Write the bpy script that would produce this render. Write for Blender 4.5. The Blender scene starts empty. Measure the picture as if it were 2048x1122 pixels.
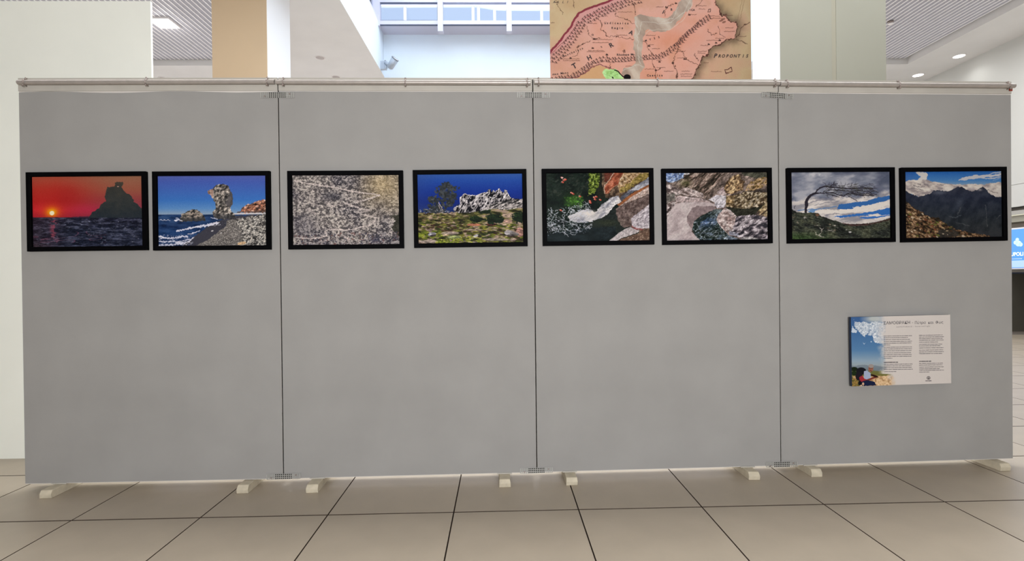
import bpy, bmesh, math, random
import numpy as np
from mathutils import Vector, Matrix
random.seed(7)
scene = bpy.context.scene
C = scene.collection

# ================================================================= camera, world, light, exposure
F, PITCH, ROLL, YAW, EYE = 1043.31, -.0058, -.0112, .0229, 1.1229      # solved from floor joints and board edges
def axes():
    cy, sy = math.cos(YAW), math.sin(YAW); cp, sp = math.cos(PITCH), math.sin(PITCH); cr, sr = math.cos(ROLL), math.sin(ROLL)
    r0 = Vector((cy, -sy, 0)); f0 = Vector((sy, cy, 0)); up = Vector((0, 0, 1))
    f = f0*cp + up*sp; u0 = up*cp - f0*sp
    return r0*cr + u0*sr, u0*cr - r0*sr, f
AR, AU, AF = axes()
cam_d = bpy.data.cameras.new('camera'); cam = bpy.data.objects.new('camera', cam_d); C.objects.link(cam)
cam_d.sensor_width = 36; cam_d.lens = F/2048*36; cam_d.clip_start = .05
M = Matrix((AR, AU, -AF)).transposed().to_4x4(); M.translation = Vector((0, 0, EYE)); cam.matrix_world = M
scene.camera = cam
def ray(px, py): return AR*((px-1024)/F) - AU*((py-561)/F) + AF
def on_plane(px, py, p0, nrm):
    d = ray(px, py); o = Vector((0, 0, EYE)); return o + d*((Vector(p0)-o).dot(nrm)/d.dot(nrm))
def at_y(px, py, Y): return on_plane(px, py, (0, Y, 0), Vector((0, 1, 0)))
def at_z(px, py, Z): return on_plane(px, py, (0, 0, Z), Vector((0, 0, 1)))
def at_x(px, py, X): return on_plane(px, py, (X, 0, 0), Vector((1, 0, 0)))

scene.view_settings.view_transform = 'Standard'; scene.view_settings.look = 'None'
scene.view_settings.gamma = 1; scene.view_settings.use_curve_mapping = False
scene.view_settings.exposure = 0.0
world = bpy.data.worlds.new('sky'); scene.world = world; world.use_nodes = True
bg = world.node_tree.nodes['Background']; bg.inputs[0].default_value = (.64, .77, 1.0, 1); bg.inputs[1].default_value = .95
sun_d = bpy.data.lights.new('sun', 'SUN'); sun_d.energy = 4.5; sun_d.angle = .02; sun_d.color = (1, .98, .95)
sun = bpy.data.objects.new('sun', sun_d); C.objects.link(sun); sun.rotation_euler = Vector((-.5, .6, -.85)).to_track_quat('-Z', 'Y').to_euler()
def area(name, loc, size, power, col, target=None, rot=None):
    l = bpy.data.lights.new(name, 'AREA'); l.shape = 'RECTANGLE'; l.size, l.size_y = size; l.energy = power; l.color = col
    o = bpy.data.objects.new(name, l); C.objects.link(o); o.location = loc
    if target is not None: o.rotation_euler = (Vector(target)-Vector(loc)).to_track_quat('-Z', 'Y').to_euler()
    return o
area('skylight_daylight', (1.2, 7.4, 7.4), (6.6, 6.0), 400, (.88, .95, 1), target=(1.2, 7.4, 0))
area('added_overhead_strip', (0, 3.62, 5.1), (10.5, .7), 215, (1, .98, .95), target=(0, 3.62, 0))  # added strip above the boards, shapes the floor shade in front
area('added_front_fill', (.3, -2.6, 1.5), (2.8, 1.0), 232, (.955, .97, 1), target=(.3, 2.8, 1.3))  # added fill behind the camera to brighten the board faces
area('added_back_fill', (0, 12.1, 2.2), (15, 3.8), 190, (1, .97, 1), target=(0, 0, 2.6))  # added fill low behind the boards to lift the ceilings
area('added_left_fill', (-8.5, 7.5, 2.2), (8, 3.8), 90, (1, .97, .97), target=(0, 7.5, 2.8))  # added side fill, brightens the left soffits at a grazing angle
area('added_right_fill', (7.2, 6.5, 5.1), (2, 4), 190, (1, .985, .96), target=(7.2, 6.5, 0))  # added fill over the right side to lift its soffit

# ================================================================= materials
def lin(c):
    return tuple(((v/255)/12.92 if v/255 <= .04045 else ((v/255+.055)/1.055)**2.4) for v in c)
def mat(name, col, rough=.6, var=0., scale=6, bump=0., bscale=60, metal=0., spec=.4, col2=None, stretch=(1, 1, 1)):
    m = bpy.data.materials.new(name); m.use_nodes = True; nt = m.node_tree; b = nt.nodes['Principled BSDF']
    c = lin(col); b.inputs['Base Color'].default_value = (*c, 1); b.inputs['Roughness'].default_value = rough
    b.inputs['Metallic'].default_value = metal; b.inputs['Specular IOR Level'].default_value = spec
    if var or bump or col2:
        tc = nt.nodes.new('ShaderNodeTexCoord'); mp_ = nt.nodes.new('ShaderNodeMapping'); mp_.inputs['Scale'].default_value = stretch
        nt.links.new(tc.outputs['Object'], mp_.inputs['Vector'])
    if var or col2:
        n = nt.nodes.new('ShaderNodeTexNoise'); n.inputs['Scale'].default_value = scale; n.inputs['Detail'].default_value = 6
        nt.links.new(mp_.outputs[0], n.inputs['Vector'])
        r = nt.nodes.new('ShaderNodeValToRGB'); e = r.color_ramp.elements; e[0].position = .3; e[1].position = .7
        c2 = lin(col2) if col2 else tuple(min(1, v*(1+var)) for v in c)
        e[0].color = (*(tuple(v*(1-var) for v in c)), 1); e[1].color = (*c2, 1)
        nt.links.new(n.outputs[0], r.inputs[0]); nt.links.new(r.outputs[0], b.inputs['Base Color'])
    if bump:
        n2 = nt.nodes.new('ShaderNodeTexNoise'); n2.inputs['Scale'].default_value = bscale; n2.inputs['Detail'].default_value = 4
        nt.links.new(mp_.outputs[0], n2.inputs['Vector'])
        bp = nt.nodes.new('ShaderNodeBump'); bp.inputs['Strength'].default_value = bump; bp.inputs['Distance'].default_value = .002
        nt.links.new(n2.outputs[0], bp.inputs['Height']); nt.links.new(bp.outputs[0], b.inputs['Normal'])
    return m
def emis(name, col, s):
    m = bpy.data.materials.new(name); m.use_nodes = True; nt = m.node_tree; b = nt.nodes['Principled BSDF']
    b.inputs['Base Color'].default_value = (*lin(col), 1); b.inputs['Emission Color'].default_value = (*lin(col), 1); b.inputs['Emission Strength'].default_value = s
    return m
def image_mat(name, arr, rough=.45, gain=1.0, emit=0):
    H, W, _ = arr.shape; im = bpy.data.images.new(name, W, H)
    px = np.ones((H, W, 4), np.float32); px[..., :3] = arr[::-1]; im.pixels.foreach_set(px.ravel()); im.update(); im.pack()
    m = bpy.data.materials.new(name); m.use_nodes = True; nt = m.node_tree; b = nt.nodes['Principled BSDF']
    t = nt.nodes.new('ShaderNodeTexImage'); t.image = im; t.extension = 'EXTEND'
    b.inputs['Roughness'].default_value = rough; b.inputs['Specular IOR Level'].default_value = .03
    src = t.outputs[0]
    if gain != 1:
        g = nt.nodes.new('ShaderNodeVectorMath'); g.operation = 'SCALE'; g.inputs['Scale'].default_value = gain
        nt.links.new(src, g.inputs[0]); src = g.outputs[0]
    nt.links.new(src, b.inputs['Base Color'])
    if emit: nt.links.new(src, b.inputs['Emission Color']); b.inputs['Emission Strength'].default_value = emit
    return m
def glass_mat(name, tint):
    m = bpy.data.materials.new(name); m.use_nodes = True; nt = m.node_tree; nt.nodes.remove(nt.nodes['Principled BSDF'])
    out = nt.nodes['Material Output']; tr = nt.nodes.new('ShaderNodeBsdfTransparent'); tr.inputs[0].default_value = (*tint, 1)
    gl = nt.nodes.new('ShaderNodeBsdfGlossy'); gl.inputs['Roughness'].default_value = .02
    fr = nt.nodes.new('ShaderNodeFresnel'); fr.inputs['IOR'].default_value = 1.18; mx = nt.nodes.new('ShaderNodeMixShader')
    nt.links.new(fr.outputs[0], mx.inputs[0]); nt.links.new(tr.outputs[0], mx.inputs[1]); nt.links.new(gl.outputs[0], mx.inputs[2]); nt.links.new(mx.outputs[0], out.inputs[0])
    return m

# ================================================================= mesh helpers
class MB:
    def __init__(s): s.bm = bmesh.new()
    def box(s, x0, x1, y0, y1, z0, z1, mi=0, bev=0):
        vs = [s.bm.verts.new(p) for p in ((x0,y0,z0),(x1,y0,z0),(x1,y1,z0),(x0,y1,z0),(x0,y0,z1),(x1,y0,z1),(x1,y1,z1),(x0,y1,z1))]
        fs = [s.bm.faces.new([vs[i] for i in f]) for f in ((0,3,2,1),(4,5,6,7),(0,1,5,4),(1,2,6,5),(2,3,7,6),(3,0,4,7))]
        for f in fs: f.material_index = mi
        if bev:
            es = list({e for f in fs for e in f.edges}); r = bmesh.ops.bevel(s.bm, geom=es, offset=bev, segments=2, affect='EDGES', profile=.7)
            for f in r['faces']: f.material_index = mi
        return fs
    def tube(s, p0, p1, r0, r1=None, seg=16, caps=True, mi=0, smooth=True):
        p0, p1 = Vector(p0), Vector(p1); r1 = r0 if r1 is None else r1; d = (p1-p0).normalized()
        a = d.orthogonal().normalized(); b = d.cross(a); A, B = [], []
        for k in range(seg):
            t = 2*math.pi*k/seg; o = a*math.cos(t)+b*math.sin(t); A.append(s.bm.verts.new(p0+o*r0)); B.append(s.bm.verts.new(p1+o*r1))
        for k in range(seg):
            f = s.bm.faces.new((A[k], A[(k+1)%seg], B[(k+1)%seg], B[k])); f.smooth = smooth; f.material_index = mi
        if caps: 
            for L in (A[::-1], B): s.bm.faces.new(L).material_index = mi
    def torus(s, c, axis, R, r, seg=18, sub=8, mi=0):
        c = Vector(c); d = Vector(axis).normalized(); a = d.orthogonal().normalized(); b = d.cross(a); ring = []
        for k in range(seg):
            t = 2*math.pi*k/seg; o = a*math.cos(t)+b*math.sin(t)
            ring.append([s.bm.verts.new(c+o*(R+r*math.cos(2*math.pi*j/sub))+d*r*math.sin(2*math.pi*j/sub)) for j in range(sub)])
        for k in range(seg):
            for j in range(sub):
                f = s.bm.faces.new((ring[k][j], ring[(k+1)%seg][j], ring[(k+1)%seg][(j+1)%sub], ring[k][(j+1)%sub])); f.smooth = True; f.material_index = mi
    def build(s, name, mats, parent=None, loc=None, rz=0, kind=None):
        bmesh.ops.recalc_face_normals(s.bm, faces=s.bm.faces)
        me = bpy.data.meshes.new(name); s.bm.to_mesh(me); s.bm.free()
        for m in (mats if isinstance(mats, (list, tuple)) else [mats]): me.materials.append(m)
        return link(name, me, parent, loc, rz, kind)
def link(name, me, parent=None, loc=None, rz=0, kind=None):
    o = bpy.data.objects.new(name, me); C.objects.link(o)
    if parent is not None: o.parent = parent
    if loc is not None: o.location = loc
    o.rotation_euler.z = rz
    if kind: o['kind'] = kind
    return o
def thing(name, label, cat, loc=(0, 0, 0), rz=0, group=None):
    return tag(link(name, None, None, loc, rz), label, cat, group)
def tag(o, label, cat, group=None):
    o['label'] = label; o['category'] = cat
    if group: o['group'] = group
    return o
def box_obj(name, dims, m, parent=None, kind=None, bev=0):
    b = MB(); b.box(*dims, bev=bev); return b.build(name, m, parent, kind=kind)
def quad_print(name, w, h, m, parent, y=0., thick=.001, x0=None, z0=None):
    """flat print facing -y, lower left corner at x0, z0, full-size UV on the front face"""
    x0 = -w/2 if x0 is None else x0; z0 = -h/2 if z0 is None else z0
    me = bpy.data.meshes.new(name)
    v = [(x0, y, z0), (x0+w, y, z0), (x0+w, y, z0+h), (x0, y, z0+h), (x0, y+thick, z0), (x0+w, y+thick, z0), (x0+w, y+thick, z0+h), (x0, y+thick, z0+h)]
    me.from_pydata(v, [], [(0,1,2,3), (5,4,7,6), (4,0,3,7), (1,5,6,2), (3,2,6,7), (4,5,1,0)])
    uv = me.uv_layers.new(name='UVMap'); q = [(0,0),(1,0),(1,1),(0,1)]
    side = [q, q, [(0,0),(0,0),(0,1),(0,1)], [(1,0),(1,0),(1,1),(1,1)], [(0,1),(1,1),(1,1),(0,1)], [(0,0),(1,0),(1,0),(0,0)]]
    for pi, p in enumerate(me.polygons):
        for k, li in enumerate(p.loop_indices): uv.data[li].uv = side[pi][k]
    me.materials.append(m); return link(name, me, parent)
_glyph = {}
def glyph(ch, shear=0., bold=0.):
    key = (ch, shear, bold)
    if key not in _glyph:
        cu = bpy.data.curves.new('glyph', 'FONT'); cu.body = ch; cu.size = 1; cu.shear = shear; cu.offset = bold; cu.resolution_u = 3; cu.align_x = 'LEFT'
        o = bpy.data.objects.new('glyph', cu); C.objects.link(o)
        dg = bpy.context.evaluated_depsgraph_get(); me = bpy.data.meshes.new_from_object(o.evaluated_get(dg))
        vs = np.array([v.co[:2] for v in me.vertices]) if len(me.vertices) else np.zeros((0, 2))
        fs = [tuple(p.vertices) for p in me.polygons]
        bpy.data.objects.remove(o); bpy.data.curves.remove(cu); bpy.data.meshes.remove(me)
        _glyph[key] = (vs, fs)
    return _glyph[key]
def spaced_letters(V, Fc, text, p0, p1, cap, shear=0., bold=.012, tilt=0., sx=1.):
    """one glyph after another, evenly from p0 to p1 (x right, z up), cap height cap"""
    n = len(text); s = cap/.73
    for i, ch in enumerate(text):
        if ch == ' ': continue
        vs, fs = glyph(ch, shear, bold); 
        if not len(vs): continue
        t = i/max(1, n-1); cx = p0[0]+(p1[0]-p0[0])*t; cz = p0[1]+(p1[1]-p0[1])*t
        mx = (vs[:, 0].min()+vs[:, 0].max())/2
        a = math.atan2(p1[1]-p0[1], p1[0]-p0[0])*(1 if n > 1 else 0)+tilt; ca, sa = math.cos(a), math.sin(a); b = len(V)
        for x, z in vs:
            u, w = (x-mx)*s*sx, z*s; V.append((cx+u*ca-w*sa, 0, cz+u*sa+w*ca))
        Fc += [tuple(b+k for k in f) for f in fs]
def fit_text(V, Fc, text, p0, width, cap, bold=0., shear=0., ang=0.):
    vs, fs = glyph(text, shear, bold); b = len(V); x0, x1 = vs[:, 0].min(), vs[:, 0].max(); k = width/(x1-x0); s = cap/.73; ca, sa = math.cos(ang), math.sin(ang)
    for x, z in vs:
        u, w = (x-x0)*k, z*s; V.append((p0[0]+u*ca-w*sa, 0, p0[1]+u*sa+w*ca))
    Fc += [tuple(b+j for j in f) for f in fs]
def lettering(V, Fc, m, parent, y):
    me = bpy.data.meshes.new('lettering'); me.from_pydata([(x, y, z) for x, _, z in V], [], Fc); me.materials.append(m); return link('lettering', me, parent, kind='stuff')
# ---------------------------------------------------------------- numpy painter for the flat prints
class Cv:
    def __init__(s, W, H, quad):
        (ax,ay),(bx,by),(cx,cy),(dx,dy) = quad      # TL TR BR BL in drawing units
        v,u = np.mgrid[0:H,0:W].astype(float); u=(u+.5)/W; v=(v+.5)/H
        s.x=(1-v)*((1-u)*ax+u*bx)+v*((1-u)*dx+u*cx)
        s.y=(1-v)*((1-u)*ay+u*by)+v*((1-u)*dy+u*cy)
        s.W,s.H=W,H; s.im=np.zeros((H,W,3)); s.sc=W/abs(bx-ax)
    def n(s, scale, seed, octv=4, stretch=1., ang=0., gain=.55):
        a=np.radians(ang); u=(s.x*np.cos(a)+s.y*np.sin(a))/(scale*stretch); v=(-s.x*np.sin(a)+s.y*np.cos(a))/scale
        out=0; amp=1; tot=0
        for k in range(octv):
            T=np.random.RandomState(seed*17+k).rand(128,128)
            fu=u*2**k+37.3*k+500; fv=v*2**k+11.7*k+500
            i=np.floor(fu).astype(int); j=np.floor(fv).astype(int); p=fu-i; q=fv-j
            p=p*p*(3-2*p); q=q*q*(3-2*q); i0=i%128; i1=(i+1)%128; j0=j%128; j1=(j+1)%128
            out=out+amp*((T[j0,i0]*(1-p)+T[j0,i1]*p)*(1-q)+(T[j1,i0]*(1-p)+T[j1,i1]*p)*q); tot+=amp; amp*=gain
        return np.clip((out/tot-.5)*1.9+.5,0,1)
    def poly(s, pts, rough=0, rs=25, seed=3):
        X,Y=s.x,s.y
        if rough: X=X+(s.n(rs,seed)-.5)*2*rough; Y=Y+(s.n(rs,seed+50)-.5)*2*rough
        m=np.zeros(X.shape,bool); n=len(pts)
        for k in range(n):
            x0,y0=pts[k]; x1,y1=pts[(k+1)%n]
            if y0==y1: continue
            m^=((y0>Y)!=(y1>Y))&(X<(x1-x0)*(Y-y0)/(y1-y0)+x0)
        return m.astype(float)
    def put(s, m, c, a=1.):
        m=(m*a)[...,None]; c=np.array(c)/255. if not isinstance(c,np.ndarray) else c
        s.im=s.im*(1-m)+c*m
    def ramp(s, t, cols):
        cols=np.array(cols,float)/255; k=np.clip(t,0,.9999)*(len(cols)-1); i=k.astype(int); f=(k-i)[...,None]
        return cols[i]*(1-f)+cols[i+1]*f
    def tex(s, m, t, cols, a=1., k=1.):
        s.put(m, s.ramp((t-.5)*k+.5, cols), a)
    def dist(s, pts, rough=0, rs=20, seed=5):
        X,Y=s.x,s.y
        if rough: X=X+(s.n(rs,seed)-.5)*2*rough; Y=Y+(s.n(rs,seed+9)-.5)*2*rough
        d=np.full(X.shape,1e9)
        for (x0,y0),(x1,y1) in zip(pts[:-1],pts[1:]):
            L=(x1-x0)**2+(y1-y0)**2+1e-9; t=np.clip(((X-x0)*(x1-x0)+(Y-y0)*(y1-y0))/L,0,1)
            d=np.minimum(d,(X-x0-t*(x1-x0))**2+(Y-y0-t*(y1-y0))**2)
        return np.sqrt(d)
    def line(s, pts, w, c, a=1., rough=0, rs=20, seed=5):
        # windowed for speed
        xs=[p[0] for p in pts]; ys=[p[1] for p in pts]; g=w+rough+6
        ok=(s.x>min(xs)-g)&(s.x<max(xs)+g)&(s.y>min(ys)-g)&(s.y<max(ys)+g)
        if not ok.any(): return
        r=np.where(ok.any(1))[0]; q=np.where(ok.any(0))[0]; sl=(slice(r[0],r[-1]+1),slice(q[0],q[-1]+1))
        X,Y,I=s.x,s.y,s.im; s.x,s.y=X[sl],Y[sl]; s.im=I[sl]
        d=s.dist(pts,rough,rs,seed); s.put(np.clip((w/2-d)*s.sc+.5,0,1),c,a)
        I[sl]=s.im; s.x,s.y,s.im=X,Y,I
    def ell(s, cx, cy, rx, ry, c, a=1., ang=0, soft=.0):
        g=max(rx,ry)*(1+soft)+4
        ok=(abs(s.x-cx)<g)&(abs(s.y-cy)<g)
        if not ok.any(): return
        r=np.where(ok.any(1))[0]; q=np.where(ok.any(0))[0]; sl=(slice(r[0],r[-1]+1),slice(q[0],q[-1]+1))
        A=np.radians(ang); X=s.x[sl]-cx; Y=s.y[sl]-cy
        e=np.sqrt(((X*np.cos(A)+Y*np.sin(A))/rx)**2+((-X*np.sin(A)+Y*np.cos(A))/ry)**2)
        w=max(soft,1/(s.sc*min(rx,ry))); m=(np.clip((1+w/2-e)/w,0,1)*a)[...,None]
        s.im[sl]=s.im[sl]*(1-m)+np.array(c)/255.*m
    def spots(s, pts, n, r0, r1, cols, asp=2., ang=0, da=30, a=.9, seed=1, fy=None):
        R=np.random.RandomState(seed); pts=np.array(pts,float); x0,y0=pts.min(0); x1,y1=pts.max(0); P=[tuple(p) for p in pts]
        def inside(x,y):
            c=False
            for k in range(len(P)):
                (xa,ya),(xb,yb)=P[k],P[(k+1)%len(P)]
                if (ya>y)!=(yb>y) and x<(xb-xa)*(y-ya)/(yb-ya)+xa: c=not c
            return c
        for _ in range(n):
            x=R.uniform(x0,x1); y=R.uniform(y0,y1)
            if not inside(x,y): continue
            r=R.uniform(r0,r1)*(1 if fy is None else fy(x,y)); c=cols[R.randint(len(cols))]
            s.ell(x,y,r,r/asp*R.uniform(.7,1.3),c,a,ang+R.uniform(-da,da))
    def vgrad(s, stops):
        ys=[t[0] for t in stops]; return np.stack([np.interp(s.y,ys,[t[1][k] for t in stops]) for k in range(3)],-1)/255
    def out(s, grain=.02, seed=9):
        R=np.random.RandomState(seed)
        return np.clip(s.im+R.normal(0,grain,s.im.shape[:2])[...,None],0,1)
def crisp(s, m, sc=9, amp=.5, seed=71, st=1.5, ang=0):
    n=s.n(sc,seed,3,st,ang); r=np.clip((n-.5)*2.2,-1,1); e=ridge(s.n(sc*1.6,seed+3,2,st,ang)); k=r*.6+np.where(e>.9,.7,0)-np.where(e<.25,.5,0)
    s.im=np.clip(s.im*(1+(k*amp*m)[...,None]),0,1)
def ridge(t): return 1-np.abs(2*t-1)

def pic1(W=440,H=290):
    s=Cv(W,H,((122,138),(1497,125),(1517,1015),(150,1030)))
    L=s.vgrad([(120,(172,84,62)),(300,(182,52,42)),(450,(186,40,38)),(560,(212,46,52)),(660,(170,36,50))])
    Rr=s.vgrad([(120,(150,104,80)),(300,(152,86,68)),(420,(146,66,66)),(560,(142,58,78)),(660,(96,52,70))])
    t=np.clip((s.x-420)/700,0,1)[...,None]; s.im=L*(1-t)+Rr*t
    m=np.exp(-((s.x-560)/170)**2-((s.y-400)/150)**2); s.put(m,(165,34,34),.55)
    m=np.exp(-((s.x-800)/190)**2-((s.y-560)/70)**2); s.put(m,(186,44,74),.6)
    d=np.hypot((s.x-375)*.8,s.y-585); s.put(np.exp(-(d/75)**2),(236,120,20),.95); s.put(np.exp(-(d/38)**2),(250,190,30),1)
    s.put((s.y>650-(s.x-600)*.012*(s.x>600)).astype(float),s.vgrad([(640,(52,42,54)),(800,(36,40,54)),(1030,(30,34,50))]))
    s.put(s.poly([(590,652),(720,640),(850,636),(850,660),(590,660)],3),(72,44,62))
    rock=[(830,655),(870,590),(960,530),(985,485),(1040,450),(1028,380),(1045,290),(1060,265),(1140,262),(1155,235),(1150,215),(1180,200),(1250,203),(1255,235),(1235,260),(1240,285),(1290,340),(1350,370),(1385,420),(1390,455),(1430,480),(1480,535),(1530,560),(1530,665),(830,665)]
    m=s.poly(rock,7,18); s.put(m,s.vgrad([(200,(86,72,58)),(280,(62,60,54)),(430,(58,60,58)),(560,(44,50,54)),(650,(38,46,56))]))
    s.tex(m,s.n(60,4),[(40,46,50),(66,66,62)],.35)
    s.ell(1190,260,12,5,(225,170,150),.9)
    sea=(s.y>655).astype(float)
    wv=s.n(22,8,4,4.5); s.tex(sea,wv,[(20,24,38),(34,38,54),(52,56,76),(86,90,112)],.75,1.6)
    s.put(sea*np.clip((620-s.x)/500,0,1),(70,40,44),.35); s.put(sea*np.clip((s.y-940)/80,0,1)*np.clip((500-s.x)/300,0,1),(70,54,58),.6)
    s.put(sea*(ridge(s.n(30,12,3,6))>.93)*(s.n(120,5)>.45),(118,120,140),.5)
    s.put(sea*np.exp(-((s.x-395)/38)**2)*(s.n(16,13,2,3)>.5)*(s.y<940),(158,72,90),.75)
    s.put(sea*(ridge(s.n(60,33,2,6,-5))>.95)*(abs(s.y-900)<70)*(s.x<1050),(120,76,96),.6)
    s.spots([(700,690),(1500,680),(1500,1010),(900,1000)],60,3,9,[(180,180,195),(120,122,140)],3,0,10,.6,4)
    s.ell(375,597,29,28,(255,240,200),1)
    crisp(s,sea,9,.3,5,3); return s.out(.018,1)

def pic2(W=440,H=290):
    s=Cv(W,H,((108,127),(1460,120),(1478,1008),(122,1015)))
    s.im=s.vgrad([(120,(88,100,172)),(200,(70,92,172)),(430,(60,112,186)),(540,(92,138,192)),(612,(142,160,180))])
    s.put((s.y>613).astype(float),s.vgrad([(612,(34,62,104)),(680,(44,70,110)),(760,(24,40,74)),(840,(34,66,112)),(1000,(40,54,88))]))
    sea=(s.y>613).astype(float); s.tex(sea,s.n(25,3,4,4),[(18,30,58),(36,60,104),(60,86,128)],.5,1.3)
    # far shore & cliff
    s.put(s.poly([(1060,600),(1500,590),(1500,612),(1060,615)],3),(206,200,200))
    cl=[(1090,592),(1150,575),(1165,520),(1230,488),(1330,455),(1400,428),(1500,425),(1500,592)]
    m=s.poly(cl,9,20); s.tex(m,s.n(28,7,4,1.5,-25),[(74,56,52),(134,88,70),(172,116,92),(200,158,140)],1,1.5); crisp(s,m,12,.5,9,2,-25); s.put(m*(s.poly([(1090,592),(1150,575),(1500,560),(1500,592)],4)>0),(70,62,60),.6)
    # beach
    bch=[(560,1020),(700,960),(860,840),(960,760),(970,690),(1100,668),(1250,640),(1500,600),(1500,1030),(540,1030)]
    s.put(s.poly([(380,1030),(470,960),(640,840),(760,740),(870,690),(1000,640),(1500,610),(1500,1030)],8,40),(64,62,70),.95)
    m=s.poly(bch,8,40); s.tex(m,s.n(7,9,3),[(84,80,80),(120,114,110),(150,144,138)],1,1.5)
    peb=[(1080,680),(1250,650),(1500,608),(1500,1030),(1060,1030),(1160,900),(1120,790)]
    m=s.poly(peb,14,40); s.tex(m,s.n(11,11,3),[(60,60,60),(118,112,108),(176,170,162)],.9,1.9)
    s.spots(peb,520,6,20,[(196,190,182),(168,160,152),(70,68,68),(214,208,198),(52,50,50)],2.2,-25,40,.9,6)
    s.spots(bch,260,2,6,[(190,184,178),(66,64,66)],1.5,0,60,.8,9)
    s.ell(1160,980,55,20,(206,170,130),.9,-10); s.ell(790,822,16,8,(210,206,206),.9,-15); s.ell(902,848,12,7,(210,206,206),.9,-35)
    # stacks
    m=s.poly([(380,690),(395,640),(420,600),(480,575),(540,548),(600,555),(640,585),(690,630),(712,672),(700,695),(420,705)],8,22)
    s.tex(m,s.n(22,21,4,1.5,-15),[(34,34,36),(72,70,66),(126,116,108),(172,158,144)],1,1.6); s.put(m*np.clip((s.y-635)/40,0,1),(52,52,54),.85)
    st=[(728,318),(790,290),(830,245),(875,225),(960,235),(1000,265),(1012,320),(1040,360),(1048,440),(1035,490),(1008,520),(1020,560),(1055,600),(1090,650),(1060,668),(950,675),(850,672),(795,635),(795,590),(830,540),(825,460),(800,430),(775,375),(742,350)]
    m=s.poly(st,7,20); s.tex(m,s.n(24,25,4,1.3,-50),[(54,52,52),(92,88,84),(128,120,114),(176,166,156)],1,1.6)
    crisp(s,m,18,.5,8,1.6,-50)
    s.put(m*s.poly([(1000,255),(1060,340),(1060,520),(1000,525),(950,470),(985,400),(1000,330)],8),(84,80,82),.85)
    s.put(m*np.clip((s.y-600)/40,0,1),(54,54,58),.75); s.put(m*(s.x<800)*(s.y<400),(188,140,122),.5)
    # foam
    for pts,w in (([(345,825),(400,812),(470,800),(560,775),(620,760)],20),([(610,770),(700,755),(790,735),(860,720)],28),([(490,860),(560,845),(625,820)],12),([(130,890),(230,915),(330,910),(420,890),(480,895)],20),([(125,950),(200,960),(300,950),(400,970),(500,960),(560,905)],16),([(125,1000),(260,1000),(380,985),(450,985)],20),([(130,930),(180,900),(150,880)],12),([(300,1000),(400,950),(520,930)],10),([(320,690),(380,680),(415,695)],16),([(770,655),(850,668)],9),([(130,680),(260,685)],7),([(340,650),(375,670),(330,690)],8),([(820,755),(900,742)],6)):
        s.line(pts,w,(226,224,236),.92,9,14,7)
    s.spots([(125,860),(560,860),(560,1010),(125,1010)],130,4,14,[(230,228,238),(190,196,214),(60,70,104)],3,-15,20,.7,12)
    crisp(s,(s.y>640)*(s.x>900)*1.,9,.28,6); return s.out(.02,2)

def pic3(W=440,H=290):
    s=Cv(W,H,((138,122),(1480,113),(1495,995),(155,1003)))
    t=s.n(20,3,3,1.2,0,.8); s.im=s.ramp(np.clip((t-.5)*2.3+.5,0,1),[(48,46,50),(98,92,94),(142,134,132),(200,190,182)])
    s.tex(np.ones_like(t),s.n(180,4,2),[(70,68,80),(122,114,112),(170,160,150)],.32)
    s.put(np.exp(-((s.x-1260)/230)**2-((s.y-240)/210)**2),(198,170,116),.5); s.put(np.clip((s.x-900)/500,0,1)*np.clip((700-s.y)/200,0,1),(170,150,112),.3)
    s.put(np.exp(-((s.x-630)/110)**2-((s.y-385)/55)**2),(48,48,58),.6); s.put(np.exp(-((s.x-300)/160)**2-((s.y-750)/160)**2),(90,88,100),.35)
    s.put(s.poly([(1380,640),(1495,620),(1500,900),(1430,850),(1400,780),(1440,700)],14,30),(44,44,36),.85)
    s.spots([(150,860),(1490,840),(1490,1000),(150,1000)],260,5,15,[(190,178,172),(44,40,44),(120,84,80),(60,60,80)],1.8,-20,60,.75,3)
    s.put(np.exp(-((s.x-1180)/60)**2-((s.y-940)/45)**2),(38,40,64),.6)
    for pts,w,a in (([(180,190),(330,225),(450,242),(600,262),(740,285),(830,312),(1000,340),(1180,358),(1230,372)],15,.9),([(1230,372),(1130,410),(1030,435),(930,470)],20,.75),([(550,470),(650,520),(740,480)],16,.55),([(800,470),(900,505),(1000,545),(1100,555)],22,.75),([(1100,560),(1020,585),(940,590)],14,.7),([(1040,620),(1120,640),(1195,655)],15,.7),([(1195,655),(1150,730),(1080,765),(1000,775),(910,802),(800,815),(690,805),(590,808),(550,830),(575,880)],18,.85),([(575,885),(500,905),(380,918),(190,905)],15,.8),([(780,875),(870,960)],18,.6),([(560,450),(680,525)],12,.8),([(330,550),(420,600)],34,.4),([(620,225),(660,250)],26,.5)):
        s.line(pts,w,(206,192,186),a,7,14,11)
    s.spots([(600,440),(900,440),(900,700),(600,700)],60,4,12,[(216,206,196)],2,30,60,.7,23)
    crisp(s,np.ones_like(s.x),9,.2,12,1.4,20); return s.out(.03,3)

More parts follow.
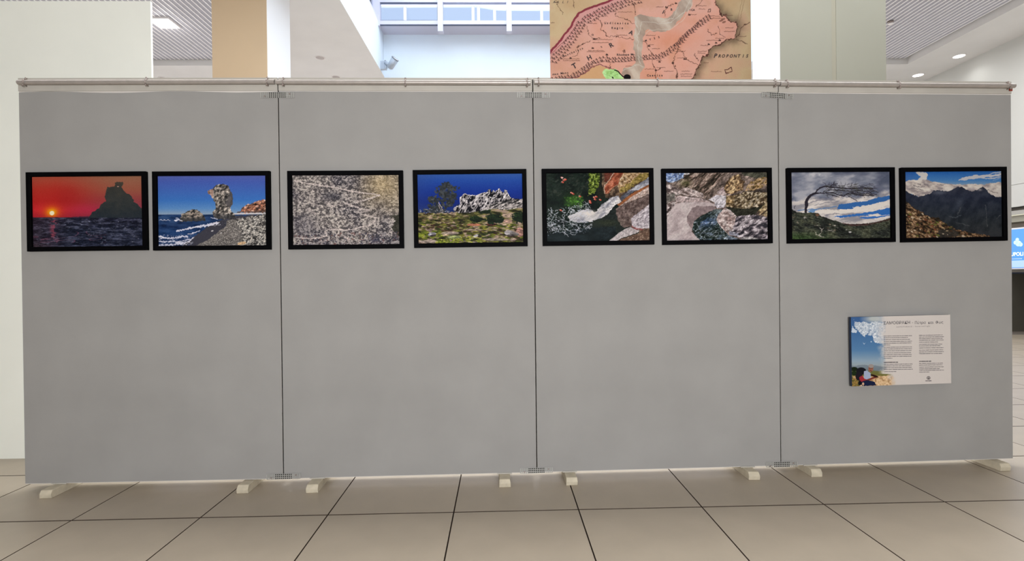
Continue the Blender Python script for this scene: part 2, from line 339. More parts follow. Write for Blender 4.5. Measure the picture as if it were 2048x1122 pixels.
def pic4(W=440,H=290):
    s=Cv(W,H,((145,108),(1472,97),(1483,965),(160,985)))
    s.im=s.vgrad([(95,(56,96,172)),(180,(36,76,162)),(330,(20,50,142)),(460,(16,38,120)),(600,(34,52,110))])
    s.put(np.clip((420-s.x)/350,0,1),(60,80,140),.4)
    R=np.random.RandomState(5)
    tr=[(430,590,85,40),(360,540,95,60),(450,520,110,70),(380,440,90,60),(480,420,110,75),(560,400,70,60),(440,340,80,50),(520,340,90,60),(600,380,40,40),(470,270,60,45),(520,240,50,35),(590,290,60,30),(330,560,80,40),(560,480,80,50),(310,420,35,30)]
    for i,(x,y,a,b) in enumerate(tr):
        for k in range(34):
            u=R.normal(0,.45,2); s.ell(x+u[0]*a,y+u[1]*b,R.uniform(9,24),R.uniform(7,15),[(58,62,66),(46,50,52),(72,76,78),(40,44,44)][R.randint(4)],.8,R.uniform(-60,60))
    s.line([(410,460),(450,520),(470,590)],8,(206,190,190),.9,5); s.line([(415,500),(440,560),(455,590)],6,(200,180,170),.8,5); s.line([(320,430),(360,415)],6,(150,150,150),.8,4)
    s.spots([(180,540),(560,540),(560,610),(160,600)],70,5,18,[(206,206,214),(120,126,140),(60,64,70)],3,0,20,.8,6)
    # ground
    g=[(140,590),(350,600),(600,585),(800,560),(900,560),(1060,520),(1300,440),(1500,430),(1500,1000),(140,1000)]
    m=s.poly(g,8,25)
    s.tex(m,s.n(30,14,4,3.2),[(40,40,24),(84,86,44),(118,112,64),(150,138,92),(186,160,140)],1,1.7)
    s.spots([(150,600),(900,600),(900,780),(150,800)],240,10,34,[(76,88,36),(110,112,54),(60,58,34),(134,112,76),(150,150,70),(64,50,38)],3.5,0,12,.8,4)
    s.spots([(150,740),(1480,740),(1480,985),(150,985)],280,12,44,[(122,130,40),(96,108,34),(150,148,56),(84,62,46),(70,46,34),(190,164,150),(52,66,30)],3.3,0,12,.85,7)
    for x,y,a,b,c in ((560,850,110,18,(198,176,168)),(300,955,130,22,(196,176,166)),(1280,700,70,26,(206,164,150)),(860,745,90,16,(196,120,96)),(1080,740,60,20,(92,44,40)),(1130,930,170,18,(186,170,156)),(880,810,90,14,(190,166,150)),(1440,840,50,60,(206,150,140)),(880,975,90,10,(200,190,190))): s.ell(x,y,a,b,c,.85)
    s.spots([(380,930),(960,880),(980,975),(380,980)],160,8,22,[(176,180,60),(150,160,50),(110,126,40),(190,190,90)],1.8,0,40,.85,15)
    s.spots([(160,840),(430,820),(450,900),(160,930)],80,8,26,[(140,150,48),(112,128,40)],2,0,30,.8,16)
    for x,y,a,b in ((890,675,85,42),(1115,672,112,62),(995,570,80,36),(1430,655,90,70)):
        s.put(np.clip((1.05-np.hypot((s.x-x)/a,(s.y-y)/b)-(s.n(20,3)-.5)*.5)*12,0,1),(24,40,24)); s.spots([(x-a,y-b*.9),(x+a,y-b*.9),(x+a*.7,y),(x-a*.7,y)],40,4,11,[(54,82,36),(34,56,26)],2,20,40,.7,8)
    # rocks
    rk=[(600,575),(600,545),(640,510),(680,500),(682,400),(740,345),(780,370),(870,372),(900,370),(960,345),(1030,330),(1040,295),(1062,290),(1080,330),(1105,308),(1130,340),(1150,300),(1180,285),(1195,310),(1230,340),(1250,305),(1275,312),(1290,350),(1310,375),(1330,405),(1400,420),(1500,415),(1500,520),(1400,540),(1250,560),(1100,545),(950,570),(800,590),(680,595)]
    m=s.poly(rk,6,16); r=s.n(30,31,4,2.4,-55); s.tex(m,ridge(r),[(14,14,20),(30,28,36),(64,60,66),(186,178,178)],1,1.9)
    lo=s.poly([(950,560),(1100,470),(1300,430),(1500,415),(1500,560)],8); s.tex(lo*m,ridge(s.n(30,41,4,3,-20)),[(28,28,30),(90,86,84),(196,186,182)],.85,1.7)
    for pts in ([(690,500),(684,410),(740,350),(790,372),(870,374)],[(735,440),(770,440),(765,520)],[(880,480),(890,380),(950,350),(1030,335)],[(980,440),(985,360),(1030,338)],[(990,520),(1020,440),(1050,430)],[(1090,350),(1105,312),(1125,330)],[(1160,340),(1180,290),(1190,315)],[(1235,350),(1255,310),(1275,316)],[(1290,355),(1320,410)],[(1050,390),(1110,410),(1150,380)],[(605,560),(612,525),(670,508)],[(720,510),(770,515)],[(1240,400),(1290,380)]):
        s.line(pts,11,(214,206,206),.9,6,14,13)
    s.ell(1305,850,65,36,(186,178,180),1,8); s.ell(1370,862,60,24,(150,142,140),.9,5); s.ell(1330,880,70,12,(60,52,50),.7); s.ell(330,865,52,26,(176,172,178),1,-10); s.ell(345,880,40,14,(70,60,60),.8,-10); s.ell(880,885,34,18,(186,180,178),1,-20); s.ell(930,890,26,14,(40,36,34),.9)
    s.ell(610,900,90,22,(170,182,130),.7)
    s.im=np.where((s.y>560)[...,None],s.im*.86,s.im); crisp(s,np.clip((s.y-575)/20,0,1),11,.42,14,3.2); crisp(s,m,14,.4,16,2.4,-55); return s.out(.02,4)

def pic5(W=440,H=290):
    s=Cv(W,H,((135,92),(1432,87),(1440,947),(140,960)))
    t=s.n(90,3,4); s.im=s.ramp(t,[(12,18,18),(20,32,26),(34,44,38)])
    s.spots([(140,90),(700,90),(640,380),(140,380)],190,8,26,[(30,44,34),(50,58,50),(22,34,26),(62,66,58)],2.3,-20,50,.55,5)
    s.put(np.exp(-((s.x-470)/90)**2-((s.y-440)/75)**2),(62,104,34),.85); s.spots([(360,380),(600,380),(600,520),(360,500)],70,6,18,[(70,120,40),(44,80,30),(96,150,60)],1.5,-20,60,.6,8)
    m=s.poly([(680,90),(810,90),(800,250),(740,350),(660,380),(670,200)],12,30); s.tex(m,s.n(16,7,3,1.2),[(30,40,16),(70,88,26),(112,130,44),(166,182,96)],.95,1.4)
    s.put(s.poly([(800,90),(870,90),(870,400),(760,440),(800,240)],14,30),(34,34,26),.9)
    # rocks upper right
    base=[(840,85),(1445,85),(1445,420),(1060,520),(950,420),(880,400),(840,280)]
    s.tex(s.poly(base,6),s.n(30,9,4),[(56,44,36),(92,72,56),(130,108,88)],1,1.3)
    s.put(s.poly([(870,90),(980,90),(920,190),(870,210)],6),(104,56,44))
    m=s.poly([(985,85),(1110,85),(1060,170),(1040,240),(950,300),(920,350),(880,358),(862,300),(872,240),(930,180)],5,20); s.tex(m,s.n(25,10,3,2,-55),[(120,60,42),(160,84,58),(196,122,94)],1,1.2)
    s.line([(985,95),(930,185),(872,245),(864,300),(880,352)],12,(206,176,154),.9,4); s.line([(900,350),(930,300),(1040,235)],8,(206,150,120),.8,4)
    m=s.poly([(1110,85),(1445,85),(1445,130),(1300,200),(1120,330),(1060,340),(1040,250),(1070,160)],6,20); s.tex(m,s.n(22,12,4),[(110,84,58),(156,124,88),(190,160,124),(206,180,150)],1,1.4)
    m=s.poly([(1445,90),(1445,150),(1280,230),(1120,330),(1070,345),(1060,300),(1200,200),(1330,100)],12,30); s.tex(m,s.n(16,13,3),[(96,84,36),(136,116,56),(166,146,80)],.85,1.4)
    s.put(s.poly([(1440,140),(1440,240),(1200,350),(1090,440),(1060,400),(1180,310)],7,25),(112,112,120)); s.tex(s.poly([(1440,140),(1440,240),(1200,350),(1090,440),(1060,400),(1180,310)],7,25),s.n(30,15,4,3,-30),[(70,72,84),(120,122,132),(196,196,204)],.8,1.6)
    s.put(s.poly([(1440,235),(1440,262),(1250,370),(1050,510),(1030,495),(1200,360)],4),(150,92,58)); 
    m=s.poly([(1440,262),(1440,360),(1300,410),(1120,480),(1060,510),(1200,400)],4); s.tex(m,s.n(14,16,3),[(166,140,128),(198,176,166),(214,196,188)],1)
    m=s.poly([(1440,355),(1440,800),(1320,820),(1180,770),(1100,790),(1030,690),(1000,560),(1050,510),(1200,450)],6,30); s.tex(m,s.n(30,17,4),[(84,68,64),(108,92,88),(132,114,108)],1,1.3)
    m=s.poly([(1440,480),(1440,800),(1380,795),(1290,810),(1215,760),(1200,670),(1290,600)],7,20); s.tex(m,s.n(14,18,4,2,-40),[(150,140,146),(186,176,182),(210,200,204)],1,1.6)
    m=s.poly([(1320,800),(1445,790),(1445,950),(1000,955),(1150,900),(1290,860)],6); s.tex(m,s.n(24,19,4),[(92,70,58),(128,104,88)],1); s.spots([(1200,870),(1440,830),(1440,940),(1100,945)],30,4,12,[(206,180,160)],2,-20,20,.8,3)
    s.put(s.poly([(915,955),(1020,870),(1130,795),(1190,778),(1250,800),(1310,825),(1280,850),(1100,910),(1000,955)],4),(190,180,180)); s.line([(1215,770),(1270,800),(1340,805)],16,(150,74,74),.8,8)
    # dark pool edge
    s.put(s.poly([(720,690),(900,620),(1000,520),(1040,700),(1110,790),(900,955),(600,955),(600,780)],8,40),(36,42,40),.9)
    s.tex(s.poly([(560,800),(1000,760),(1020,850),(900,955),(140,965),(140,850)],8,40),s.n(50,20,3,2),[(18,26,28),(34,44,48)],.9)
    s.put(np.exp(-((s.x-900)/150)**2-((s.y-720)/40)**2),(62,68,44),.5)
    # water
    m=s.poly([(1040,375),(1085,445),(1000,500),(900,620),(860,650),(700,705),(560,720),(430,700),(400,640),(520,580),(640,540),(720,560),(745,595),(860,470),(960,400)],9,25)
    s.tex(m,s.n(30,21,4,3,-35),[(140,140,150),(196,192,194),(226,220,218)],1,1.5)
    s.put(np.exp(-((s.x-690)/80)**2-((s.y-605)/40)**2),(232,222,212),.9)
    for a in range(14): s.line([(1040-a*7,390+a*3),(770+a*3,570+a*6)],3,(130,130,142),.3,6,20,a)
    sp=s.poly([(150,560),(420,520),(640,480),(700,560),(720,700),(700,800),(420,880),(150,850)],25,50)
    r=ridge(s.n(34,23,3,1.8,20)); s.put(sp*np.clip((r-.8)*7,0,1),(206,206,216),.85); s.put(np.clip((ridge(s.n(16,25,2,2))-.84)*6,0,1)*s.poly([(150,700),(680,690),(640,860),(160,850)],15),(176,184,206),.7)
    s.spots([(150,520),(700,440),(720,800),(150,880)],240,2,8,[(224,224,228),(180,190,204)],1.6,0,90,.8,9)
    for pts in ([(200,700),(240,620),(280,585)],[(290,640),(350,690),(440,720)],[(620,450),(660,490),(690,540)],[(520,600),(570,550)]): s.line(pts,7,(196,200,210),.8,6)
    for x,y in ((360,180),(345,205),(335,148),(380,170),(455,340),(475,352),(560,385),(740,400),(765,390),(750,425),(685,445),(690,465),(815,430),(320,560)):
        s.ell(x,y,17,11,(196,80,62),.95,20); s.ell(x-8,y-5,8,6,(228,190,180),.8)
    s.ell(340,150,16,11,(220,190,184),.8)
    crisp(s,((s.x>840)|(s.y<500))*1.,12,.22,18,1.6,-35); return s.out(.018,5)

def pic6(W=440,H=290):
    s=Cv(W,H,((203,88),(1473,80),(1480,935),(213,948)))
    s.im=s.ramp(s.n(40,3,4,1.6,-45),[(58,50,46),(92,80,74),(128,112,104),(160,142,134)])
    s.tex(s.poly([(190,80),(440,80),(430,150),(340,190),(280,210),(190,190)],8),s.n(20,5,3),[(90,108,150),(126,148,186),(180,190,210)],1,1.4); s.ell(470,98,38,14,(214,208,208),.9)
    m=s.poly([(440,120),(540,85),(960,85),(900,180),(820,260),(700,400),(640,340),(500,270),(380,270),(390,200)],10,30); s.tex(m,s.n(18,7,4,5,-42),[(48,42,36),(84,72,62),(126,104,96),(166,148,136)],1,1.9); s.put(np.exp(-((s.x-450)/70)**2-((s.y-215)/45)**2),(78,80,44),.6)
    s.put(s.poly([(1150,80),(1500,80),(1500,170),(1300,150),(1190,130)],8),(70,72,60),.8)
    m=s.poly([(930,260),(1000,150),(1120,110),(1190,200),(1160,300),(1040,360),(950,340)],12,30); s.tex(m,s.n(22,9,4,1.5,-50),[(70,54,40),(124,98,70),(160,134,104),(196,170,130)],1,1.8)
    m=s.poly([(1180,310),(1260,210),(1380,150),(1480,140),(1480,230),(1380,300),(1240,340)],8,20); s.tex(m,s.n(16,11,4,1.8,-30),[(84,66,44),(154,122,74),(176,150,108),(170,144,126)],1,1.8)
    s.put(s.poly([(1040,380),(1200,320),(1480,290),(1480,340),(1200,350),(1080,370)],8),(52,46,44),.8)
    m=s.poly([(960,380),(1080,370),(1200,330),(1480,340),(1480,450),(1380,540),(1200,560),(1000,550),(955,510)],8,25); s.tex(m,s.n(20,13,4,1.4,-40),[(62,50,38),(106,92,70),(140,124,98),(180,166,146)],1,2); s.put(m*np.exp(-((s.x-1000)/60)**2-((s.y-430)/80)**2),(176,138,84),.45)
    s.put(s.poly([(960,520),(1200,550),(1380,520),(1480,460),(1400,560),(1300,630),(1100,640),(1000,600)],8,25),(46,46,38),1)
    s.tex(s.poly([(1340,590),(1480,450),(1480,640),(1380,630)],8),s.n(16,14,4,2,-40),[(60,50,44),(150,124,90),(200,180,140)],.9,1.8)
    # left rocks
    m=s.poly([(203,180),(280,250),(380,290),(400,340),(330,400),(320,450),(250,470),(203,480)],6); s.tex(m,s.n(28,15,4,2,25),[(84,72,70),(140,126,122),(190,176,172)],1,1.7)
    m=s.poly([(370,340),(400,290),(470,275),(600,320),(680,350),(670,410),(560,390),(450,370)],6); s.tex(m,s.n(30,16,4,3,18),[(92,78,74),(150,134,130),(192,178,174)],1,1.7); s.line([(380,380),(560,395),(720,440)],12,(70,58,56),.8,6)
    s.tex(s.poly([(203,340),(330,350),(320,440),(220,470),(203,450)],8),s.n(30,17,3),[(70,72,66),(110,104,98)],.8)
    m=s.poly([(330,460),(335,400),(380,375),(480,390),(640,410),(760,450),(740,470),(450,462)],4); s.tex(m,s.n(60,18,3,3,8),[(130,112,110),(176,158,156),(196,180,178)],1,1.3)
    s.tex(s.poly([(203,490),(330,450),(320,560),(240,640),(203,690)],8),s.n(26,19,4,2,-50),[(80,68,66),(160,146,144),(196,184,182)],1,1.8)
    big=[(340,470),(560,455),(760,460),(820,490),(828,540),(700,600),(600,650),(540,740),(530,840),(600,910),(650,955),(203,960),(203,700),(250,600)]
    m=big_m=s.poly(big,4,30); s.tex(m,s.n(90,20,4,1.5,-40),[(160,146,146),(186,170,170),(200,188,186)],1,1.3); s.tex(m,s.n(14,22,3),[(150,134,134),(206,194,192)],.2)
    m2=s.poly([(540,530),(600,505),(828,510),(828,545),(700,600),(600,650),(545,730),(525,800),(480,720),(470,640)],6,30); s.tex(m2,s.n(40,23,3),[(112,96,98),(146,128,128)],.9)
    s.tex(s.poly([(740,430),(840,370),(955,375),(960,480),(930,530),(850,535),(820,500),(820,460)],5),s.n(60,24,3),[(176,170,178),(206,200,202)],1); s.tex(s.poly([(850,330),(930,270),(960,370),(860,360)],6),s.n(30,25,3),[(150,130,130),(200,184,182)],.9,1.4)
    # water
    w=s.poly([(828,545),(930,560),(850,640),(840,700),(900,790),(990,880),(1130,935),(640,950),(560,870),(535,790),(560,700),(640,640),(740,590)],4)
    s.tex(w,s.n(24,26,4,2,-25),[(26,34,32),(42,52,46),(56,66,68),(98,110,124)],1,1.5); s.put(w*np.exp(-((s.x-700)/110)**2-((s.y-710)/70)**2),(60,86,140),.5); s.put(w*(s.x<760)*s.poly([(830,540),(640,640),(560,700),(535,790),(560,890),(600,830),(640,720),(780,620)],6),(32,42,40),.9)
    s.put(w*np.clip((ridge(s.n(26,28,2,2.6,-20))-.86)*8,0,1),(196,204,216),.75); s.put(w*np.exp(-((s.x-860)/60)**2-((s.y-570)/40)**2),(150,160,168),.6)
    m=s.poly([(940,530),(1010,560),(1080,630),(1140,700),(1040,800),(990,870),(900,780),(838,680),(860,620)],5,20); s.tex(m,s.n(24,29,4,1.3,40),[(130,110,106),(176,158,154),(200,186,182)],1,1.5)
    m=s.poly([(1080,640),(1300,620),(1480,660),(1480,940),(1200,940),(1000,870),(1060,760)],8,25); s.tex(m,s.n(28,30,4,2.2,-25),[(46,44,50),(84,78,84),(120,110,116),(190,180,184)],1,1.9)
    s.line([(840,690),(900,780),(985,870)],6,(206,196,194),.8,3); s.tex(s.poly([(990,830),(1110,850),(1120,900),(1000,870)],6),s.n(8,31,3,3),[(120,120,136),(206,204,214)],.9,1.6)
    s.put(s.poly([(1120,940),(1180,905),(1270,900),(1380,940)],4),(176,170,168))
    crisp(s,1-big_m*.75,15,.34,22,1.8,-40); return s.out(.022,6)

def pic7(W=440,H=290):
    s=Cv(W,H,((155,142),(1390,137),(1388,975),(157,990)))
    t=s.n(120,3,4,2.2,-8); s.im=s.ramp(np.clip((t-.5)*1.3+.35,0,1),[(80,86,104),(98,102,120),(122,126,140),(160,160,168)])
    s.put(np.exp(-((s.x-470)/130)**2-((s.y-175)/28)**2)*s.n(40,4),(206,202,204),1); s.put(np.exp(-((s.x-250)/80)**2-((s.y-340)/30)**2),(150,152,162),.6); s.put(np.exp(-((s.x-1340)/60)**2-((s.y-320)/30)**2),(150,150,160),.6)
    low=np.clip((s.y-430-(s.x-700)*-.06+(s.n(60,6)-.5)*90)/60,0,1); s.tex(low,s.n(50,7,4,3,-8),[(140,138,144),(190,182,178),(214,206,200)],1,1.5)
    blue=[(740,585),(760,550),(900,530),(1080,510),(1250,460),(1395,440),(1395,480),(1330,510),(1180,545),(1040,580),(930,600),(860,615),(730,610)]
    s.put(s.poly(blue,6,25),(52,98,158)); s.put(s.poly([(700,560),(1395,445),(1395,425),(1200,470),(950,515),(750,535)],6,25)*.0,(0,0,0))
    s.line([(250,622),(400,612),(560,600),(720,575)],14,(88,120,164),.8,6,30); s.put(s.poly([(360,640),(420,610),(500,605),(440,650),(400,660)],4),(90,130,176),.9)
    s.put(s.poly([(1100,650),(1200,630),(1395,590),(1395,680),(1250,690),(1240,665),(1130,690),(960,700),(760,715),(680,700),(800,690),(980,665)],6,25),(50,102,172))
    s.put(s.poly([(1000,725),(1060,705),(1240,700),(1395,682),(1395,690),(1230,720),(1080,732)],4),(54,104,176))
    for x,y,a,b in ((980,595,45,26),(1080,585,60,24),(1200,580,90,26),(1330,545,80,28),(880,630,160,20),(1100,625,110,16),(620,640,160,26),(1180,685,80,12)): s.put(np.clip((1.1-np.hypot((s.x-x)/a,(s.y-y)/b)-(s.n(22,9)-.5)*.7)*8,0,1),(216,208,200),.95)
    for pts,w in (([(580,690),(700,665),(820,670)],12),([(820,770),(980,740),(1190,735)],7),([(400,520),(560,480),(700,490)],16),([(450,560),(620,520),(740,520)],10),([(900,700),(1100,690)],6)): s.line(pts,w,(124,122,132),.7,7,25)
    # ground
    g=[(150,600),(230,640),(330,655),(440,650),(500,660),(515,690),(600,720),(660,745),(740,765),(800,790),(880,800),(1080,790),(1200,775),(1300,750),(1400,715),(1400,1000),(150,1000)]
    m=s.poly(g,6,18); s.tex(m,s.n(40,12,4,2.6,12),[(34,36,34),(52,56,48),(72,74,60)],1,1.5)
    s.put(m*np.clip((s.y-880)/90,0,1)*np.clip((760-s.x)/500,0,1),(66,92,48),.7); s.put(s.poly([(780,780),(900,798),(1150,785),(1300,750),(1395,720),(1395,745),(1100,815),(900,825)],5),(66,44,44),.7)
    s.spots([(170,660),(600,720),(800,810),(700,900),(180,760)],80,5,18,[(126,120,112),(92,90,82),(44,46,42),(110,96,80)],2,20,30,.7,5); s.spots([(700,830),(1380,800),(1380,960),(500,960)],60,4,14,[(104,106,94),(40,44,40)],2,0,30,.5,7)
    for pts in ([(500,935),(535,900),(540,870),(520,850)],[(465,935),(465,900)],[(610,870),(680,890)],[(470,930),(560,960)],[(530,880),(560,850)]): s.line(pts,8,(166,158,150),.85,4)
    s.ell(885,898,20,10,(196,192,190),.9); s.ell(845,868,14,8,(150,146,140),.8); s.ell(700,815,14,8,(160,150,140),.8); s.ell(325,715,12,18,(150,146,140),.7); s.ell(485,680,26,18,(96,72,56),.9)
    # tree
    D=(44,40,48)
    s.put(s.poly([(325,650),(332,560),(328,520),(350,470),(395,420),(460,395),(500,398),(480,415),(420,440),(385,480),(370,520),(378,560),(358,600),(352,655)],3),D)
    R=np.random.RandomState(4)
    def br(p,w): s.line(p,w,D,.95,5,22,int(p[0][0])%9)
    br([(470,400),(480,370),(520,340),(580,320),(660,330),(760,335),(850,350),(950,345),(1060,345),(1180,352)],17); br([(470,405),(560,405),(640,400),(700,405),(760,435),(820,440),(890,400),(980,430),(1090,435),(1190,440)],14)
    br([(600,410),(680,440),(760,455)],8); br([(560,390),(660,360),(760,370),(900,385),(1040,375)],9); br([(870,445),(920,470),(980,510)],8); br([(900,400),(1000,405),(1150,420)],7); br([(640,330),(690,290),(700,260)],7); br([(690,300),(740,285)],5); br([(600,320),(590,290),(555,265)],5)
    for k in range(170):
        x=R.uniform(560,1150); y=R.uniform(300,440)-(x-800)*.02; L=R.uniform(30,100)*(.6+.5*(x-500)/600); a=R.uniform(-.35,.45)
        s.line([(x,y),(x+L*.5,y+L*.5*a-6),(x+L,y+L*a)],R.uniform(3,6),D if R.rand()<.6 else (58,58,50),.75,5,16,k%7)
    for k in range(22):
        x=R.uniform(620,1000); s.line([(x,320),(x+R.uniform(-20,20),R.uniform(255,300))],3.5,D,.6,4)
    s.line([(205,600),(200,580),(215,565)],7,D,.9,3)
    crisp(s,np.clip((s.y-640)/40,0,1)*m,11,.4,26,2,12); return s.out(.018,7)

def pic8(W=440,H=290):
    s=Cv(W,H,((212,135),(1420,130),(1412,968),(207,980)))
    s.im=s.vgrad([(130,(40,96,172)),(250,(74,126,182)),(300,(120,150,180))]); s.put(np.clip((430-s.x)/250,0,1),(56,84,150),.5)
    W_=(214,206,198)
    s.put(s.poly([(350,140),(490,135),(510,180),(490,240),(380,240),(420,200)],10,25),W_,.95)
    s.put(s.poly([(880,245),(950,205),(1080,180),(1200,180),(1350,170),(1440,150),(1440,185),(1300,205),(1100,225),(960,245)],8,30),(198,194,196),.95); s.put(s.poly([(1150,225),(1300,215),(1430,195),(1430,212),(1280,232)],5),(190,190,196),.9); s.put(s.poly([(1280,155),(1430,130),(1430,150),(1300,165)],4),(196,198,204),.8); s.line([(1320,245),(1410,225)],8,(170,180,196),.7,4)
    m=s.poly([(205,270),(300,235),(380,240),(480,235),(560,265),(660,275),(760,290),(870,300),(960,300),(1080,290),(1200,300),(1300,280),(1430,275),(1430,480),(1300,460),(1100,420),(600,440),(400,460),(205,380)],8,25)
    s.tex(m,s.n(45,5,4,2,10),[(150,140,140),(196,184,176),(220,212,202)],1,1.5)
    for pts in ([(320,310),(400,330),(470,320)],[(300,340),(380,350),(440,370)],[(470,290),(520,320)],[(1280,390),(1340,420)],[(620,300),(700,305)],[(380,290),(420,300)]): s.line(pts,12,(112,104,108),.7,8,18)
    mt=[(205,360),(250,390),(320,420),(400,455),(470,430),(530,420),(570,370),(640,365),(700,385),(770,380),(830,345),(880,318),(930,335),(980,365),(1050,385),(1120,365),(1180,330),(1230,370),(1290,430),(1350,455),(1430,460),(1430,990),(205,990)]
    m=s.poly(mt,9,30); s.im=s.im*(1-m[...,None])+m[...,None]*s.vgrad([(320,(52,54,70)),(450,(40,46,66)),(620,(38,44,54)),(800,(40,44,44)),(980,(46,46,44))])
    s.tex(m,s.n(60,7,4,1.4,-60),[(26,30,40),(44,48,58),(62,66,74)],.45,1.4)
    s.put(np.exp(-((s.x-650)/90)**2-((s.y-400)/28)**2),(112,116,130),.55); s.put(np.exp(-((s.x-1060)/50)**2-((s.y-350)/22)**2),(200,190,186),.6); s.put(np.exp(-((s.x-1150)/25)**2-((s.y-368)/14)**2),(200,190,186),.6)
    s.put(s.poly([(1210,330),(1320,380),(1410,370),(1420,455),(1340,455),(1290,430)],10,20),(206,196,188),.85); s.line([(1240,370),(1300,390),(1370,410)],9,(110,98,98),.7,7)
    s.put(np.exp(-(((s.x-890)*.8+(s.y-530)*.55)/30)**2-((s.y-560)/110)**2),(78,86,100),.45); s.line([(760,700),(830,720),(900,690)],12,(96,102,108),.5,8)
    for pts in ([(1215,560),(1222,640),(1225,800),(1230,840)],[(1350,740),(1390,700)],[(840,780),(960,810),(1020,830)],[(900,600),(870,680)]): s.line(pts,7,(110,112,112),.5,8)
    g=[(205,480),(270,540),(330,600),(430,650),(520,710),(620,720),(700,780),(740,820),(880,880),(1060,920),(1250,950),(1300,990),(205,990)]
    m=s.poly(g,10,25); s.tex(m,s.n(22,11,4,1.8,25),[(40,34,26),(84,60,42),(108,82,58),(140,112,84)],.95,1.7); crisp(s,m,10,.5,28,1.8,25)
    s.put(m*np.clip((600-s.y)/120,0,1),(40,42,40),.7); s.put(s.poly([(620,880),(800,860),(900,940),(760,990),(600,960)],12),(44,44,42),.8)
    s.spots([(210,560),(400,640),(600,740),(720,860),(1000,930),(1200,970),(210,980)],190,6,22,[(190,164,126),(156,124,88),(66,48,34),(104,104,48),(120,70,48),(206,186,160)],1.9,22,25,.85,5)
    s.spots([(500,700),(700,780),(900,880),(500,800)],50,6,16,[(110,116,56),(84,92,44)],2,25,20,.7,6)
    return s.out(.018,8)

def card(W=600,H=424):
    s=Cv(W,H,((140,150),(1375,122),(1385,972),(150,1018)))
    P=(206,198,192); s.im[:]=np.array(P)/255
    ph=s.vgrad([(140,(60,92,140)),(330,(66,104,150)),(560,(84,124,164)),(700,(140,160,176)),(760,(150,160,164)),(800,(110,120,120)),(860,(110,104,60)),(900,(206,170,128)),(1010,(200,164,120))])
    bg=s.im.copy(); s.im=ph
    s.ell(430,170,120,50,(206,204,190),.8,0,1.2)
    s.put(s.poly([(140,760),(250,748),(400,752),(540,768),(640,780),(640,830),(140,830)],5,20),(112,124,134),.8); s.put(s.poly([(140,800),(300,820),(560,820),(620,850),(620,900),(140,900)],10,20),(104,104,54),.8); s.put(s.poly([(140,900),(640,880),(640,1020),(140,1020)],8),(206,172,132),.9)
    s.tex(s.poly([(140,890),(640,880),(640,1020),(140,1020)],8),s.n(20,4,4),[(150,112,74),(206,172,130),(226,196,160)],.8,1.4); s.tex(s.poly([(140,900),(240,930),(240,1020),(140,1020)],8),s.n(16,5,3),[(70,74,34),(150,116,60)],.9,1.5)
    m=s.poly([(180,190),(240,215),(310,205),(360,230),(420,210),(480,215),(540,240),(560,330),(540,470),(470,475),(420,440),(400,390),(350,360),(300,400),(260,370),(240,310),(200,290),(190,240)],14,22)
    s.put(m,(196,202,208),.85); r=ridge(s.n(36,8,3)); s.put(m*np.clip((r-.78)*6,0,1),(236,238,240),.95); s.put(m*(s.n(24,12)<.3),(110,130,160),.6)
    s.put(s.poly([(148,250),(170,290),(215,320),(200,355),(148,340)],8),(206,214,222),.9); s.put(s.poly([(280,460),(300,480),(320,470),(300,495)],4),(190,205,218),.9); s.ell(388,457,9,9,(190,205,218),.8)
    s.put(np.clip((s.x-430)/110,0,1)*(s.y<480),(200,200,202),.6)
    # seated hiker
    s.ell(175,800,45,26,(24,34,20)); s.ell(175,852,32,30,(30,44,24)); s.ell(262,825,62,46,(26,26,32)); s.ell(235,890,44,55,(30,26,34))
    s.put(s.poly([(300,830),(340,820),(380,850),(375,930),(320,960),(295,920)],4),(156,166,192)); s.put(s.poly([(235,900),(275,880),(300,920),(330,930),(330,965),(250,965)],4),(150,44,52))
    s.line([(320,945),(400,915),(440,900)],22,(120,54,44)); s.ell(425,885,50,13,(46,24,22),1,18)
    s.put(s.poly([(250,960),(330,940),(430,960),(445,1005),(270,1010)],4),(26,34,62)); s.ell(245,975,20,30,(20,20,26))
    s.ell(382,790,30,46,(150,96,76),1,8); s.ell(385,762,32,24,(150,140,134)); s.line([(372,815),(392,828)],8,(90,56,48)); s.line([(360,790),(400,792)],5,(80,50,44)); s.ell(285,985,14,18,(200,160,130))
    f=np.clip((s.x-470+(s.n(60,14)-.5)*60-(s.y>860)*110)/110,0,1)[...,None]; f=f*f*(3-2*f); s.im=s.im*(1-f)+bg*f
    R=np.random.RandomState(3)
    def row(x0,x1,y,sl=-.014,w=6.5,c=(84,80,82)):
        x=x0
        while x<x1-6:
            L=min(R.uniform(16,62),x1-x); 
            k=x
            while k<x+L-3:
                l=R.uniform(3,7); s.line([(k,y+sl*(k-x0)+R.uniform(-1,1)),(min(k+l,x+L-3),y+sl*(min(k+l,x+L)-x0)+R.uniform(-1,1))],w*R.uniform(.75,1.1),c,.8); k+=l+1.5
            x+=L+5
    for y,x1 in ((387,895),(408,855),(431,870),(455,895),(477,890),(499,625),(527,895),(549,895),(572,895),(598,895),(620,890),(642,895),(664,650),(740,900),(761,890),(782,895),(804,905),(831,700)): row(545,x1,y)
    for y,x1 in ((378,1280),(400,1295),(420,1280),(440,1292),(464,1220),(491,1275),(511,1250),(536,1290),(563,1285),(586,1293),(608,1275),(727,1290),(749,1275),(774,1290),(796,1240),(814,1295),(836,1115)): row(985,x1,y)
    row(545,720,716,w=9,c=(50,46,50)); row(985,1135,702,w=9,c=(50,46,50))
    s.ell(1100,908,23,21,(92,84,86)); s.ell(1100,908,15,14,(196,190,184)); s.ell(1100,912,8,9,(92,84,86)); s.line([(1100,893),(1100,908)],5,(92,84,86)); row(1062,1145,944,w=9,c=(80,74,78))
    return s.out(.006,9)

